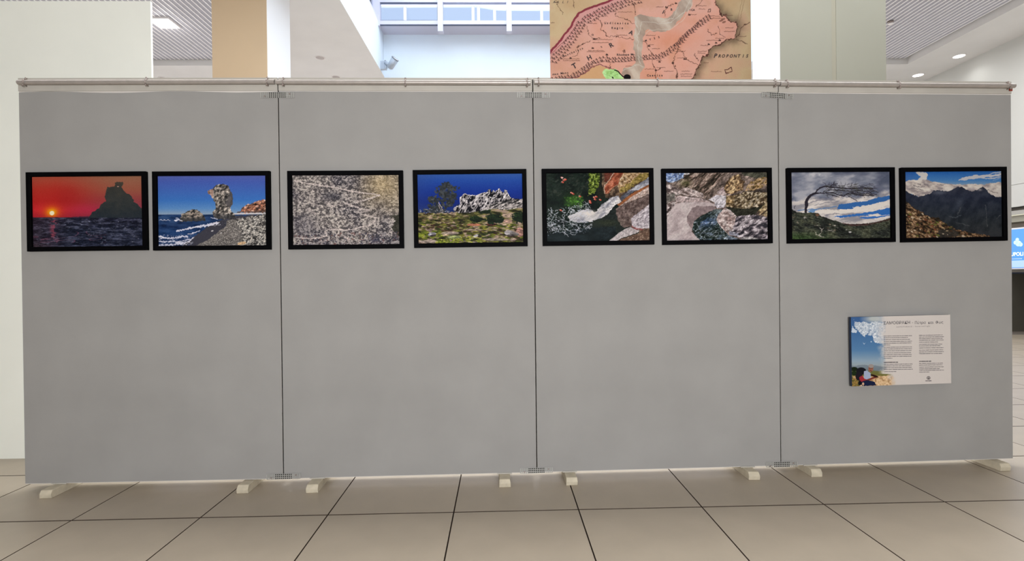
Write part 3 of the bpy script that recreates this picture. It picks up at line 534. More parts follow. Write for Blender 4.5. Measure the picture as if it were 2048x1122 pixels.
def mp(W=960,H=1130):
    # drawing units: 3.4 per photo pixel, visible part is x 343..1703, y 0..535; it goes on above and below
    s=Cv(W,H,((343,-1060),(1703,-1060),(1703,540),(343,540)))
    s.im=s.ramp(s.n(260,3,4),[(196,162,122),(204,176,136),(206,160,132)])
    land=[(340,350),(400,288),(451,223),(495,155),(541,92),(614,53),(682,29),(790,-14),(900,-80),(960,-200),(1100,-300),(1250,-280),(1330,-180),(1400,-60),(1460,0),(1465,35),(1490,60),(1500,110),(1530,100),(1545,130),(1570,150),(1600,150),(1615,180),(1600,210),(1600,240),(1590,265),(1530,270),(1500,300),(1440,315),(1415,345),(1410,375),(1365,385),(1360,430),(1330,470),(1325,505),(1290,545),(1290,1100),(340,1100)]
    m=s.poly(land,5,18)
    d=s.dist(land[15:],4,18); out=(1-m); s.put(out*np.exp(-(d/38)**2)*(s.y>-20),(112,92,72),.75)
    s.put(m,s.ramp(s.n(170,5,4),[(212,150,122),(220,160,138),(218,164,144),(208,154,128)]))
    s.put(m*np.exp(-(s.dist([(340,350),(450,240),(560,95),(720,30),(800,-15)])/70)**2),(206,146,142),.7)
    s.put(m*np.exp(-((s.x-1150)/140)**2-((s.y-260)/60)**2),(214,138,108),.5)
    s.line([(330,366),(350,344),(385,306),(420,264),(451,223),(483,179),(510,128),(541,92),(580,68),(614,53),(682,29),(735,10),(790,-14),(850,-50),(900,-100)],14,(132,52,62),.95,3,30)
    s.line([(345,370),(470,250),(520,175),(580,125),(700,70),(800,20)],3,(140,60,66),.8,5,25)
    s.put(s.poly([(520,540),(560,500),(620,450),(670,440),(740,470),(820,540)],5,20),(206,160,116)); s.line([(400,540),(520,525),(580,490),(620,455),(670,438),(730,460),(790,480),(830,520)],9,(140,86,84),.9,5)
    for pts in (land[14:],): s.line(pts[:22],6,(84,52,44),.95,7,16)
    K=(70,48,42); R=np.random.RandomState(8)
    def peak(x,y,r=11):
        s.put(s.poly([(x-r,y+r*.6),(x,y-r*.7),(x+r*1.2,y+r*.6)])if 0 else 0*s.x,K) if 0 else None
        s.line([(x-r,y+r*.6),(x,y-r*.6),(x+r*1.1,y+r*.55)],2.6,(120,84,80),.8); s.line([(x+r*.1,y-r*.4),(x+r*.5,y+r*.5)],5.5,K,.85); s.line([(x-r*.6,y+r*.7),(x+r*1.5,y+r*.7)],2.5,(96,66,60),.7)
    def chain(pts,wd,step,rows,r=11):
        pts=np.array(pts,float); seg=np.hypot(*np.diff(pts,axis=0).T); T=np.concatenate([[0],np.cumsum(seg)]); L=T[-1]
        for j in range(rows):
            t=R.uniform(0,step)
            while t<L:
                x=np.interp(t,T,pts[:,0]); y=np.interp(t,T,pts[:,1]); x2=np.interp(min(t+5,L),T,pts[:,0]); y2=np.interp(min(t+5,L),T,pts[:,1]); 
                n=np.array([-(y2-y),x2-x]); n=n/(np.hypot(*n)+1e-6); o=(j-(rows-1)/2)*wd/rows*1.2
                peak(x+n[0]*o+R.uniform(-4,4),y+n[1]*o+R.uniform(-4,4),r*R.uniform(.75,1.15)); t+=step
    chain([(350,415),(420,350),(480,270),(530,200),(560,150),(660,95),(760,50),(900,5),(960,-10)],52,22,3,10)
    chain([(350,540),(480,522),(540,490),(600,440),(680,398),(760,405),(860,402),(960,392),(1080,380),(1140,352),(1190,310),(1260,240),(1340,170),(1420,110)],30,21,2,12)
    chain([(1170,318),(1230,262),(1300,192),(1360,135)],16,24,1,11)
    rv=[[(670,125),(690,160),(690,200),(710,220),(725,250),(780,245),(830,255),(880,265),(905,270)],[(780,70),(790,110),(850,130),(910,165)],[(905,25),(915,60),(920,100)],[(590,180),(600,230),(640,262),(690,262)],[(490,390),(530,370),(520,320),(560,300),(620,275)],[(975,280),(1000,320),(1030,370),(1030,420),(1050,470),(1050,540)],[(1125,115),(1110,80),(1130,50),(1170,30)],[(1200,330),(1240,350),(1250,390),(1290,420),(1340,440)],[(1200,330),(1190,370),(1170,420),(1190,470),(1200,540)],[(1410,200),(1430,240),(1470,230)],[(1050,480),(1100,460)],[(385,0),(400,40),(425,80),(430,105)],[(745,430),(748,460)],[(1480,180),(1490,230),(1530,250)],[(1320,370),(1340,410)],[(500,0),(510,50)],[(1380,0),(1330,40)]]
    for p in rv: s.line(p,4,(84,56,46),.85,7,14)
    s.line([(1660,0),(1640,90),(1620,170)],2.5,(140,110,84),.8,3); s.line([(1645,0),(1625,80),(1605,160)],2.5,(140,110,84),.8,3)
    s.line([(1600,250),(1620,235),(1640,180),(1700,150)],5,(84,56,46),.8,6); s.line([(1600,265),(1640,285),(1680,300)],5,(100,76,60),.7,6)
    s.line([(1522,478),(1545,475),(1568,460),(1572,488),(1530,502),(1522,478)],5,(92,50,48),.95,3)
    for a,b in ((1500,140),(1520,150),(1515,130)): s.ell(a,b,14,7,(120,80,66),.7,-20)
    def scrib(x,y,L,sl=0,w=3.2):
        k=x
        while k<x+L:
            l=R.uniform(4,9); s.line([(k,y+(k-x)*sl),(k+l*.6,y+(k-x)*sl-R.uniform(-2,5))],w,(104,70,60),.75); k+=l
    for a in ((630,270,130),(630,290,110),(600,345,100),(590,352,120),(410,400,130),(430,412,110),(800,82,100),(615,160,40),(700,110,30),(790,240,70),(990,242,60),(1010,305,30),(1030,332,50),(1060,412,30),(1060,460,60),(1110,485,60),(980,470,60),(1200,395,50),(1220,505,80),(1225,520,70),(1230,485,50),(1340,40,60),(1350,62,40),(1420,110,70),(1425,125,80),(1400,275,80),(1460,262,60),(1360,310,50),(1340,350,60),(1340,362,50),(1530,190,50),(1520,215,70),(1540,105,40),(1620,248,50),(1430,488,70),(1380,428,30),(850,450,60),(1280,100,50),(1060,48,50),(350,155,25),(1190,350,60)): scrib(*a)
    for a,b in ((640,262),(480,392),(630,325),(1170,425),(1055,475),(1195,20),(1285,98),(1130,48),(1080,418),(1010,310),(1490,272),(1465,290),(1415,300),(1250,400),(725,370)): s.put(s.poly([(a-9,b+7),(a-4,b-8),(a+1,b),(a+5,b-5),(a+9,b+7)]),K,.9)
    s.line([(840,335),(850,355),(835,352),(848,340),(830,345)],4,K,.8,2); s.line([(1415,65),(1430,60),(1428,80),(1412,80),(1418,62)],4,K,.8,2)
    # painted grey veil with pale folds and the green shape at its foot
    V=[(1240,-30),(1310,-30),(1300,40),(1240,110),(1180,180),(1120,215),(1040,215),(1000,195),(975,240),(965,300),(960,370),(970,420),(980,460),(950,490),(940,540),(850,540),(820,500),(840,465),(900,450),(925,420),(905,330),(905,250),(918,190),(915,110),(950,95),(1030,110),(1120,130),(1170,100),(1200,50)]
    m=s.poly(V,6,30); s.tex(m,s.n(60,33,4,2.5,60),[(150,134,118),(178,164,146),(200,190,172)],.82,1.3)
    for p in ([(1290,0),(1250,80),(1160,150),(1060,160),(960,150),(930,250),(940,360),(950,430)],[(1310,20),(1240,140),(1140,205),(1010,200),(985,230)],[(1210,40),(1180,120),(1100,140)],[(830,480),(880,460),(940,440),(980,455)],[(920,130),(940,240)]): s.line(p,4,(212,204,188),.6,7,40)
    G=[(690,500),(700,475),(740,468),(790,475),(820,510),(840,540),(720,540)]
    m=s.poly(G,6,20); s.tex(m,s.n(26,35,3),[(150,190,110),(172,214,134),(190,226,156)],1,1.3); s.line([(700,500),(760,520),(800,505),(780,480),(740,500)],3,(110,150,80),.7,6)
    s.line([(775,475),(800,485),(825,515),(850,530)],7,(26,22,22),1,2); s.ell(860,525,24,20,(22,18,20)); s.line([(760,525),(765,530)],8,(26,22,22))
    return s.out(.012,10)

# ================================================================= the setting
m_ceil = mat('white_plaster_ceiling', (222, 221, 220), .8, .03, 2)
m_wall = mat('white_plaster_wall', (226, 224, 220), .8, .02, 2)
m_white = mat('bright_white_paint', (240, 241, 244), .6)
m_cream = mat('cream_painted_board', (247, 249, 240), .75, .015, 3)
m_tile = mat('beige_porcelain_tile', (171, 159, 142), .36, .05, 5, .1, 80, spec=.35)
m_grout = mat('dark_grout', (72, 58, 48), .9)
m_slat = mat('grey_aluminium_slat', (176, 176, 186), .6, spec=.2)
m_lip = mat('white_slat_lip', (250, 248, 250), .4)
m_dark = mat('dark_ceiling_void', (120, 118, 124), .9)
m_winf = mat('white_window_frame', (206, 206, 224), .5)
m_seal = mat('grey_window_seal', (92, 100, 120), .7)
m_glass = glass_mat('clear_window_glass', (.93, .96, 1))

# floor: every tile in view is a piece, the ones further off are joined
S, X0, YJ = .6, -2.0342, 2.5013
floor = box_obj('floor', (-9.2, 10.4, -5.2, 12.4, -.06, -.012), m_grout, kind='structure')
def tile_mesh():
    b = MB(); b.box(-S/2+.0031, S/2-.0031, -S/2+.0042, S/2-.0042, -.012, 0)
    bmesh.ops.recalc_face_normals(b.bm, faces=b.bm.faces); me = bpy.data.meshes.new('tile'); b.bm.to_mesh(me); b.bm.free(); me.materials.append(m_tile); me.materials.append(m_grout)
    for f in me.polygons: f.material_index = 0 if f.normal.z > .5 else 1
    return me
tm = tile_mesh(); rest = MB()
for j in range(-13, 16):
    for i in range(-11, 20):
        x, y = X0+(i+.5)*S, YJ+(j+.5)*S
        if (-3 < j <= 2 and abs(x) < 5.2) or (3.0 < x < y*1.12+.4 and y < 9.4):
            o = link('tile', tm, floor, (x, y, 0)); o.rotation_euler = (random.uniform(-.0006, .0006), random.uniform(-.0006, .0006), 0)
        elif y < 12.3: rest.box(x-S/2+.003, x+S/2-.003, y-S/2+.003, y+S/2-.003, -.012, 0)
rest.build('distant_tiles', m_tile, floor, kind='stuff')
pa = at_z(2024, 823, 0); box_obj('expansion_joint', (pa.x-.03, pa.x+.03, 4.3, 9.4, -.002, .003), mat('dark_metal_strip', (98, 88, 96), .5), floor)

# ceilings: plain soffits round two slatted coffers and round the light well
HC = 5.2
c = MB()
for d in ((-3.92, -2.45, -1, 12.2), (-8.6, -3.92, 10.03, 12.2), (-8.6, -7.5, -1, 10.03), (-2.45, 5.05, 10.75, 12.2), (5.05, 9.25, 10.03, 12.2), (8.0, 9.25, -1, 10.03), (5.05, 5.2, -1, 10.03)):
    c.box(d[0], d[1], d[2], d[3], HC, HC+.35)
c.box(-3.92, -2.286, -1, 12.2, HC-.004, HC); c.box(-2.29, 4.9, 10.595, 12.2, HC-.03, HC-.02); c.box(-8.8, 9.6, -5.0, -1.0, HC, HC+.35); c.box(-2.45, 5.05, -1.0, 2.9, HC, HC+.35)
ceiling = c.build('ceiling', m_ceil, kind='structure')
for nm, xa, xb in (('left', -7.5, -3.92), ('right', 5.2, 8.0)):
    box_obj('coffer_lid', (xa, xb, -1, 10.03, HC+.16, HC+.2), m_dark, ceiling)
    n = int((xb-xa)/.085); b = MB(); b.box(-.049, .016, -1.0, 10.0, 0, .03); 
    lip = (-.030, -.010) if nm == 'left' else (-.004, .010)
    b.box(.016, .032, -1.0, 10.0, -.008, .03, mi=1)
    bmesh.ops.recalc_face_normals(b.bm, faces=b.bm.faces); me = bpy.data.meshes.new('slat'); b.bm.to_mesh(me); b.bm.free(); me.materials.append(m_slat); me.materials.append(m_lip)
    for k in range(n): link('slat', me, ceiling, (xa+.045+k*.085, 0, HC+.105))

# light well bulkheads and clerestory
m_well = mat('white_light_well_plaster', (226, 238, 250), .7, .02, 1.5)
box_obj('wall_well_left', (-2.45, -2.29, -1, 10.75, HC, 6.09), m_well, kind='structure')
box_obj('wall_well_back', (-2.29, 4.86, 10.6, 10.75, HC-.02, 6.09), m_well, kind='structure')
box_obj('wall_well_right', (4.86, 5.05, -1, 10.75, HC, 6.09), m_well, kind='structure')
win = box_obj('window_1', (-2.45, 5.05, 10.2, 10.75, 6.045, 6.09), m_winf, kind='structure')
GY = 10.2
zb0, zb1, zp1, zt = at_y(820, 51, GY).z, at_y(820, 43.5, GY).z, at_y(820, 6.5, GY).z, at_y(820, -8, GY).z
box_obj('bottom_rail', (-2.28, 4.9, GY-.05, GY+.05, zb0, zb1), m_winf, win)
box_obj('drip_seal', (-2.28, 4.9, GY-.04, GY-.01, zb0-.015, zb0), m_seal, win)
box_obj('top_rail', (-2.28, 4.9, GY-.04, GY+.05, zp1, zt), m_winf, win)
mx = [at_y(881.5, 45, GY).x, at_y(1018, 45, GY).x]; pitch = mx[1]-mx[0]
mx += [mx[1]+pitch*k for k in (1, 2, 3)]
for x in mx: box_obj('mullion', (x-.05, x+.05, GY-.09, GY+.05, zb0-.15, zt), m_winf, win)
edges = [-2.3]+mx
for k, (a, b_) in enumerate(zip(edges[:-1], edges[1:])):
    box_obj('pane', (a+.05, b_-.05, GY, GY+.008, zb1, zp1), m_glass, win)
b = MB(); a0, a1 = -2.25, mx[0]-.05                                  # the first pane is an opening sash with a dark seal
for d in ((a0, a1, zb1, zb1+.014), (a0, a1, zp1-.014, zp1), (a1-.012, a1, zb1, zp1)): b.box(d[0], d[1], GY-.035, GY-.01, d[2], d[3])
b.build('sash_seal', m_seal, win)
box_obj('corner_post', (-2.42, -2.26, GY-.08, GY+.08, 6.0, 6.9), m_winf, win)
win2 = box_obj('window_2', (-2.42, -2.30, -1, 10.12, 6.09, 6.16), m_winf, kind='structure')
for k in range(8): box_obj('mullion', (-2.41, -2.33, 10.05-1.34*(k+1), 10.13-1.34*(k+1), 6.16, 6.85), m_winf, win2)
for k in range(8): box_obj('pane', (-2.38, -2.372, 10.08-1.34*(k+1)+.05, 10.08-1.34*k-.01, 6.16, 6.85), m_glass, win2)

box_obj('ceiling_sun_block', (-2.6, 5.2, 2.7, 10.4, 7.6, 7.75), m_well, kind='structure'); box_obj('wall_sun_block_front', (-2.6, 5.2, 2.7, 2.9, HC+.35, 7.6), m_well, kind='structure'); box_obj('wall_sun_block_right', (4.95, 5.15, 2.9, 10.3, 6.0, 7.6), m_well, kind='structure')  # unseen roof and walls added over the well to keep the sun out
# canopy out on the roof, seen through the clerestory
can = thing('roof_canopy', 'white sunlit canopy on thin posts outside the high windows', 'canopy', (0, 13, 6.2))
m_can = mat('white_canopy_paint', (254, 254, 254), .6)
def cx(px): return at_y(px, 30, 13).x
def cz(px, py): return at_y(px, py, 13).z-6.2
me = bpy.data.meshes.new('fascia'); P = [(700, 15), (876, 14), (948, 14), (966, 15.5), (992, 20), (1020, 20.5), (1200, 21.5)]
V = []
for dy in (-.05, .03):
    V += [(cx(x), dy, cz(x, y)) for x, y in P]+[(cx(x), dy, cz(x, -45)) for x, y in P]
n = len(P); fc = []
for k in range(n-1):
    fc += [(k, k+1, n+k+1, n+k), (2*n+k+1, 2*n+k, 3*n+k, 3*n+k+1), (k+1, k, 2*n+k, 2*n+k+1), (n+k, n+k+1, 3*n+k+1, 3*n+k)]
fc += [(0, n, 3*n, 2*n), (n-1, 2*n+n-1, 3*n+n-1, n+n-1)]
me.from_pydata(V, [], fc); me.materials.append(m_can); link('fascia', me, can)
for x in (810, 946, 957, 989, 1083, 1140): b = MB(); b.tube((cx(x), -.01, 0), (cx(x), -.01, cz(x, 10)), .036, seg=12); b.build('post', m_can, can)
box_obj('floor_roof_terrace', (-3.5, 6, 10.8, 15, 6.02, 6.2), m_wall, kind='structure')

# walls
box_obj('wall_back', (-8.8, 9.6, 12.2, 12.4, 0, HC+.35), m_wall, kind='structure')
box_obj('wall_front', (-8.8, 9.6, -5.2, -5.0, 0, HC+.35), m_wall, kind='structure')
box_obj('wall_far_left', (-8.8, -8.6, -5, 12.2, 0, HC+.35), m_wall, kind='structure')
xw = at_y(302, 80, 3.4).x; zw = at_y(45, 2, 3.4).z
box_obj('wall_left', (-5.6, xw, 3.4, 3.418, 0, zw), m_cream, kind='structure', bev=.002)
m_wr = mat('white_lacquer_wall_panel', (196, 197, 194), .5)
wr = box_obj('wall_right', (9.07, 9.3, -5, 12.2, 2.27, HC), m_wr, kind='structure')
box_obj('wall_panel', (9.05, 9.07, -5, 12.2, 2.262, 2.648), m_wr, wr); box_obj('wall_panel', (9.05, 9.07, -5, 12.2, 2.655, HC), m_wr, wr)
m_beig = mat('beige_wall_finish', (180, 172, 160), .7)
w2 = box_obj('wall_right_recess', (9.45, 9.6, -5, 12.2, 0, HC+.35), m_beig, kind='structure')
box_obj('trim_1', (9.08, 9.45, -5, 12.2, 2.13, 2.2), mat('grey_beam_paint', (168, 166, 162), .6), kind='structure')
box_obj('trim_2', (9.06, 9.09, -5, 12.2, 2.11, 2.125), mat('pale_metal_trim', (222, 220, 200), .4), kind='structure')
box_obj('trim_3', (9.09, 9.45, -5, 12.2, 2.0, 2.11), mat('olive_grey_beam', (150, 148, 136), .7), kind='structure')

# ================================================================= pillars
def pillar(x0, x1, y0, y1, top, col, label, groove=None):
    t = thing('pillar', label, 'pillar', ((x0+x1)/2, (y0+y1)/2, 0))
    w, d = (x1-x0)/2, (y1-y0)/2
    box_obj('pillar_core', (-w, w, -d+.012, d, 0, top), m_white, t)
    fm = mat('pillar_cladding_paint', col, .6, .025, 1.5)
    if groove:
        g0, g1 = groove[0]-(x0+x1)/2, groove[1]-(x0+x1)/2
        box_obj('cladding_panel', (-w, g0, -d, -d+.012, 0, top), fm, t); box_obj('cladding_panel', (g1, w, -d, -d+.012, 0, top), fm, t)
        box_obj('joint_strip', (g0, g1, -d+.005, -d+.0119, 0, top), mat('grey_joint_paint', (158, 155, 140), .7), t)
    else: box_obj('cladding_panel', (-w, w, -d, -d+.012, 0, top), fm, t)
    return t
pillar(at_y(424, 80, 6.8).x, at_y(533.5, 80, 6.8).x, 6.8, 7.56, HC, (208, 184, 153), 'tan painted square pillar with white side, left of the high windows')
pillar(at_y(1561, 80, 5).x, at_y(1772, 80, 5).x, 5, 5.56, 6.6, (152, 152, 140), 'pale green wide pillar with a vertical groove, right of the map', (at_y(1663.5, 80, 5).x, at_y(1672.5, 80, 5).x))

# ================================================================= map banner
bx0, bx1 = at_y(1100, 80, 7).x, at_y(1502, 80, 7).x
bzt, bzb = at_y(1300, 0, 7).z, at_y(1300, 158, 7).z; upx = (bzt-bzb)/158/3.4
bw = bx1-bx0; ztop = bzt+1060*upx; hh = 1600*upx; bzbot = ztop-hh
ban = thing('map_banner', 'large hanging print of an old pink map reading PROPONTIS', 'banner', (bx0, 7, bzbot))
quad_print('printed_sheet', bw, hh, image_mat('old_map_print', mp(), .6, .80), ban, x0=0, z0=0, thick=.004)
def bp(x, y): return ((x-343)*bw/1360, hh-(y+1060)*upx)
V, Fc = [], []
def L(t, x0, y0, x1, y1, cap, sh=0., bold=.015, tilt=0., sx=1.): spaced_letters(V, Fc, t, bp(x0, y0), bp(x1, y1), cap*upx, sh, bold, tilt, sx)
L('P', 1460, 393, 1460, 393, 29, .3, .03); L('ROPONTIS', 1487, 392, 1676, 392, 22, .3, .03, sx=.95)
L('Usdicesica', 715, 163, 868, 165, 15, bold=.03); L('Regio', 764, 197, 830, 197, 15, bold=.03)
L('ALLI', 372, 22, 464, 22, 17, .3); L('Danthelata', 435, 388, 562, 334, 15, bold=.02); L('Rhodope Mo', 798, 379, 905, 377, 15, bold=.035)
L('mus Mons', 365, 510, 460, 500, 15, bold=.03); L('Caenica', 1000, 520, 1095, 519, 15, bold=.035); L('MYSS', 990, 283, 1078, 259, 14, bold=.03)
for ch, x, y, cp, tl in (('T', 512, 462, 32, .5), ('H', 612, 405, 28, .45), ('R', 762, 318, 28, .5), ('A', 884, 234, 26, -.45), ('I', 1103, 92, 24, -.5), ('B', 1164, 72, 14, 0), ('D', 636, 238, 12, 1.3), ('E', 692, 322, 10, .8), ('N', 726, 374, 10, .9)):
    L(ch, x, y, x, y, cp*1.12, 0, .035, tl)
L('ICA', 1290, 74, 1316, 74, 14, bold=.035)
lettering(V, Fc, mat('map_ink', (52, 36, 34), .7), ban, -.0015)
b = MB(); b.tube((-.05, .002, hh+.01), (bw+.05, .002, hh+.01), .02, seg=12)
for x in (.2, bw-.2): b.tube((x, .002, hh+.01), (x, .002, 7.3-bzbot), .003, seg=6)
b.build('hanging_rod', m_winf, ban)

# ================================================================= display boards
HT, HB = 2.1402, .045
COL = [(-2.5576, 2.8469), (-1.1854, 2.8478), (.1916, 2.8685), (1.5701, 2.8949), (2.9486, 2.9360)]
m_fab = mat('grey_felt_cloth', (156, 154, 151), .95, .05, 3.2, .25, 900, spec=.1)
m_strip = mat('white_painted_wood', (184, 179, 170), .6, .05, 8)
m_core = mat('white_board_edge', (214, 208, 202), .7)
m_gask_shade = mat('black_gasket_and_hole_shade', (14, 14, 12), .8, spec=.1)  # also stands in for shade behind the plate holes
m_tube = mat('scuffed_grey_tube', (176, 168, 162), .35, .07, 30, metal=.35)
m_clamp = mat('dull_steel_clamp', (158, 146, 140), .4, .1, 60, metal=.5)
m_foot = mat('chipped_white_wood', (200, 190, 168), .75, .1, 30, .3, 120)
m_plate = mat('galvanised_perforated_steel', (172, 171, 166), .45, .05, 30, metal=.25)
ORD = ['leftmost', 'second from left', 'third from left', 'rightmost']
KNOW = ['with the sunset and beach pictures', 'with gravel slope and rocky ridge', 'with waterfall and boulder stream', 'with bent tree, mountains and text card']
clamps = [(50, 294, 535), (567, 811, 1054), (1077, 1315, 1549), (1574, 1797, 2017)]
feet = [((91, 997), (485, 987)), ((624, 986), (1010, 975)), ((1144, 971), (1509, 960)), ((1634, 954), (2011, 942))]
tub = [(38, 549, 165), (553.5, 1060.5, 164.5), (1069, 1558.5, 164.5), (1560, 2028.5, 168)]
BO = []
def frame_of(k):
    p = Vector((*COL[k], 0)); q = Vector((*COL[k+1], 0)); d = (q-p).normalized(); return p, d, Vector((d.y, -d.x, 0)), (q-p).length, math.atan2(d.y, d.x)
def to_board(k, px, py, off=0.):
    p, d, nrm, L_, a = frame_of(k); w = on_plane(px, py, p+nrm*off, nrm); return (w-p).dot(d), w.z
for k in range(4):
    p, d, nrm, Lb, ang = frame_of(k)
    bd = thing('display_board', 'tall grey display board, %s, %s' % (ORD[k], KNOW[k]), 'display board', p, ang, 'free-standing grey display boards'); BO.append(bd)
    g = .0028; b = MB(); b.box(g, Lb-g, .002, .03, HB, HT+.074, bev=.001); b.build('board_core', m_core, bd)
    box_obj('rear_shade_rail', (g+.01, Lb-g-.01, .0305, .10, HB, HB+.05), m_core, bd)  # unseen rail added to shade the floor under the board
    # cloth face, with the slightly wavy upper edge where it was trimmed
    n = 40; me = bpy.data.meshes.new('cloth_face'); V = []; 
    for i in range(n+1):
        x = g+.0008+(Lb-2*g-.0016)*i/n; zt_ = HT+([.004*math.sin(i*.32)-.001, .0005, 0, -.001][k])+random.uniform(-.0004, .0004)
        V += [(x, 0, HB+.0035), (x, 0, zt_), (x, .0019, HB+.0035), (x, .0019, zt_)]
    fc = []
    for i in range(n):
        a_ = 4*i; fc += [(a_, a_+4, a_+5, a_+1), (a_+1, a_+5, a_+7, a_+3), (a_+4, a_, a_+2, a_+6)]
    fc += [(0, 1, 3, 2), (4*n, 4*n+2, 4*n+3, 4*n+1)]
    me.from_pydata(V, [], fc); me.materials.append(m_fab); link('cloth_face', me, bd)
    b = MB(); b.box(g, Lb-g, -.003, .0018, HT+.0045, HT+.074, bev=.001); b.build('top_strip', m_strip, bd)
    if k < 3: box_obj('edge_gasket', (Lb-g+.0002, Lb+g-.0006, .004, .026, HB+.002, HT+.07), m_gask_shade, bd)
    xa, zc = to_board(k, tub[k][0], tub[k][2], .014); xb, _ = to_board(k, tub[k][1], tub[k][2], .014)
    if k == 0: xa = .014
    b = MB(); R_ = .0122; b.tube((xa, -.0155, zc), (xb, -.0155, zc), R_, seg=20, caps=False); b.tube((xb, -.0155, zc), (xa, -.0155, zc), R_-.002, seg=20, caps=False)
    for xe in (xa, xb): b.torus((xe, -.0155, zc), (1, 0, 0), R_-.001, .001, 20, 6)
    rail = b.build('top_tube', m_tube, bd)
    for i, px in enumerate(clamps[k]):
        x, _ = to_board(k, px, 165, .014); b = MB(); tl = [(.15, -.05, .0), (0, .0, .05), (.0, .03, .04), (-.08, -.06, -.15)][k][i]
        b.torus((x, -.0155, zc), (1, tl, .12*(-1)**i), .0145, .0026, 18, 8)
        b.tube((x, -.0155, zc+.013), (x+tl*.05, -.0155, zc+.026), .0032, .0045, 10); b.tube((x+tl*.02, -.028, zc-.012), (x-tl*.03, -.026, zc-.024), .003, .0042, 10)
        b.tube((x, -.0155-.016, zc), (x, -.003, zc-.018), .0022, seg=8)
        b.build('pipe_clamp', m_clamp, bd)
    if k == 3: b = MB(); xr = Lb-.006; b.box(xr-.012, xr+.0075, -.006, .032, HT+.020, HT+.055, bev=.001); b.build('tape', mat('red_brown_tape', (150, 62, 46), .6), bd)['label'] = 'red brown tape on the corner'
    for i, (px, py) in enumerate(feet[k]):
        w = at_z(px, py, 0); r = w-p; lx = r.dot(d); ly = -r.dot(nrm)
        hw, L2, hz = .031, .44, .041; me = bpy.data.meshes.new('foot'); zt2 = hz
        ch = .006+.004*((k+i) % 2)
        pr = [(0, .0), (-.004, hz*.55), (ch, hz-.002), (ch+.004, hz), (L2, hz), (L2+.003, 0)]
        tw = [(.0), (.0)]; V = []
        for sx in (-hw, hw):
            for yy, zz in pr: V.append((lx+sx*(1 if zz < .03 else .93)+random.uniform(-.001, .001), ly+yy+(random.uniform(-.002, .002) if yy < .05 else 0), zz))
        m_ = len(pr); fc = [tuple(range(m_)), tuple(range(2*m_-1, m_-1, -1))]+[(j, m_+j, m_+(j+1) % m_, (j+1) % m_) for j in range(m_)]
        me.from_pydata(V, [], fc); me.materials.append(m_foot); me.validate(); bmm = bmesh.new(); bmm.from_mesh(me); bmesh.ops.recalc_face_normals(bmm, faces=bmm.faces); bmesh.ops.bevel(bmm, geom=bmm.edges[:], offset=.0018, segments=1, affect='EDGES'); bmm.to_mesh(me); bmm.free()
        ft = link('foot', me, bd)
        if (k, i) in ((0, 0), (1, 1), (2, 0), (2, 1), (3, 0), (1, 0)):      # folded white tape holding the foot to the board edge
            b = MB(); b.box(lx-.04, lx+.04, -.002, .03, HB-.003, HB+.003, bev=.0008); b.build('tape_fold', m_strip, ft)
# tiny pin holes and scuffs in the cloth
for k, px, py in ((1, 813, 255), (1, 852, 408), (2, 1319, 250)):
    pass

# perforated steel plates that join neighbouring boards
def perf(px, py, tilt, label):
    k = min(range(3), key=lambda q: abs(COL[q+1][0]-at_y(px, py, 2.87).x)); p, d, nrm, Lb, ang = frame_of(k)
    _, _, n2, _, a2 = frame_of(k+1); nn = (nrm+n2).normalized(); base = Vector((*COL[k+1], 0))
    w = on_plane(px, py, base+nn*.0042, nn)
    nx, nz, cs, r = 17, 3, .0102, .0037; b = bmesh.new()
    for i in range(nx):
        for j in range(nz):
            x, z = (i-(nx-1)/2)*cs, (j-(nz-1)/2)*cs; h = cs/2
            sq = [(h, 0), (h, h), (0, h), (-h, h), (-h, 0), (-h, -h), (0, -h), (h, -h)]
            A = [b.verts.new((x+u, 0, z+v)) for u, v in sq]; B = [b.verts.new((x+r*math.cos(t*math.pi/4), 0, z+r*math.sin(t*math.pi/4))) for t in range(8)]; Cc = [b.verts.new((v.co.x, .0012, v.co.z)) for v in B]
            for t in range(8): b.faces.new((A[t], B[t], B[(t+1)%8], A[(t+1)%8])); b.faces.new((B[t], Cc[t], Cc[(t+1)%8], B[(t+1)%8]))
    bmesh.ops.remove_doubles(b, verts=b.verts, dist=1e-5); me = bpy.data.meshes.new('joining_plate')
    for s_ in (-1, 1):
        x = s_*(nx*cs/2)
        vs = [b.verts.new(q) for q in ((x, 0, -nz*cs/2), (x, 0, nz*cs/2), (x+s_*.004, 0, nz*cs/2-.003), (x+s_*.004, 0, -nz*cs/2+.003))]; b.faces.new(vs if s_ < 0 else vs[::-1])
    b.to_mesh(me); b.free(); me.materials.append(m_plate)
    t = thing('joining_plate', label, 'metal plate', w, (ang+a2)/2, 'perforated plates joining the boards'); t.rotation_euler.y = tilt
    link('perforated_sheet', me, t); box_obj('hole_shade_sheet', (-.046, .046, .0018, .003, -.013, .013), m_gask_shade, t)  # dark sheet added so the centre holes look shaded
    for s_ in (-1, 1):
        q = MB(); q.tube((s_*.066, -.002, .006*s_), (s_*.066, .0006, .006*s_), .0042, seg=10); q.build('screw', m_clamp, t)
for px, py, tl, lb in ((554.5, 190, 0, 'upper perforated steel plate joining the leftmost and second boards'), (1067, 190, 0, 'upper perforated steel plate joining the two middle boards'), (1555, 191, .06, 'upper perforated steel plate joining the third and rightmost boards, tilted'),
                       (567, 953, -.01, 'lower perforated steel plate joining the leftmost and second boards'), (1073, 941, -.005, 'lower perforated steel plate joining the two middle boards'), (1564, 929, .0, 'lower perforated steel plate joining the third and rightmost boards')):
    perf(px, py, tl, lb)

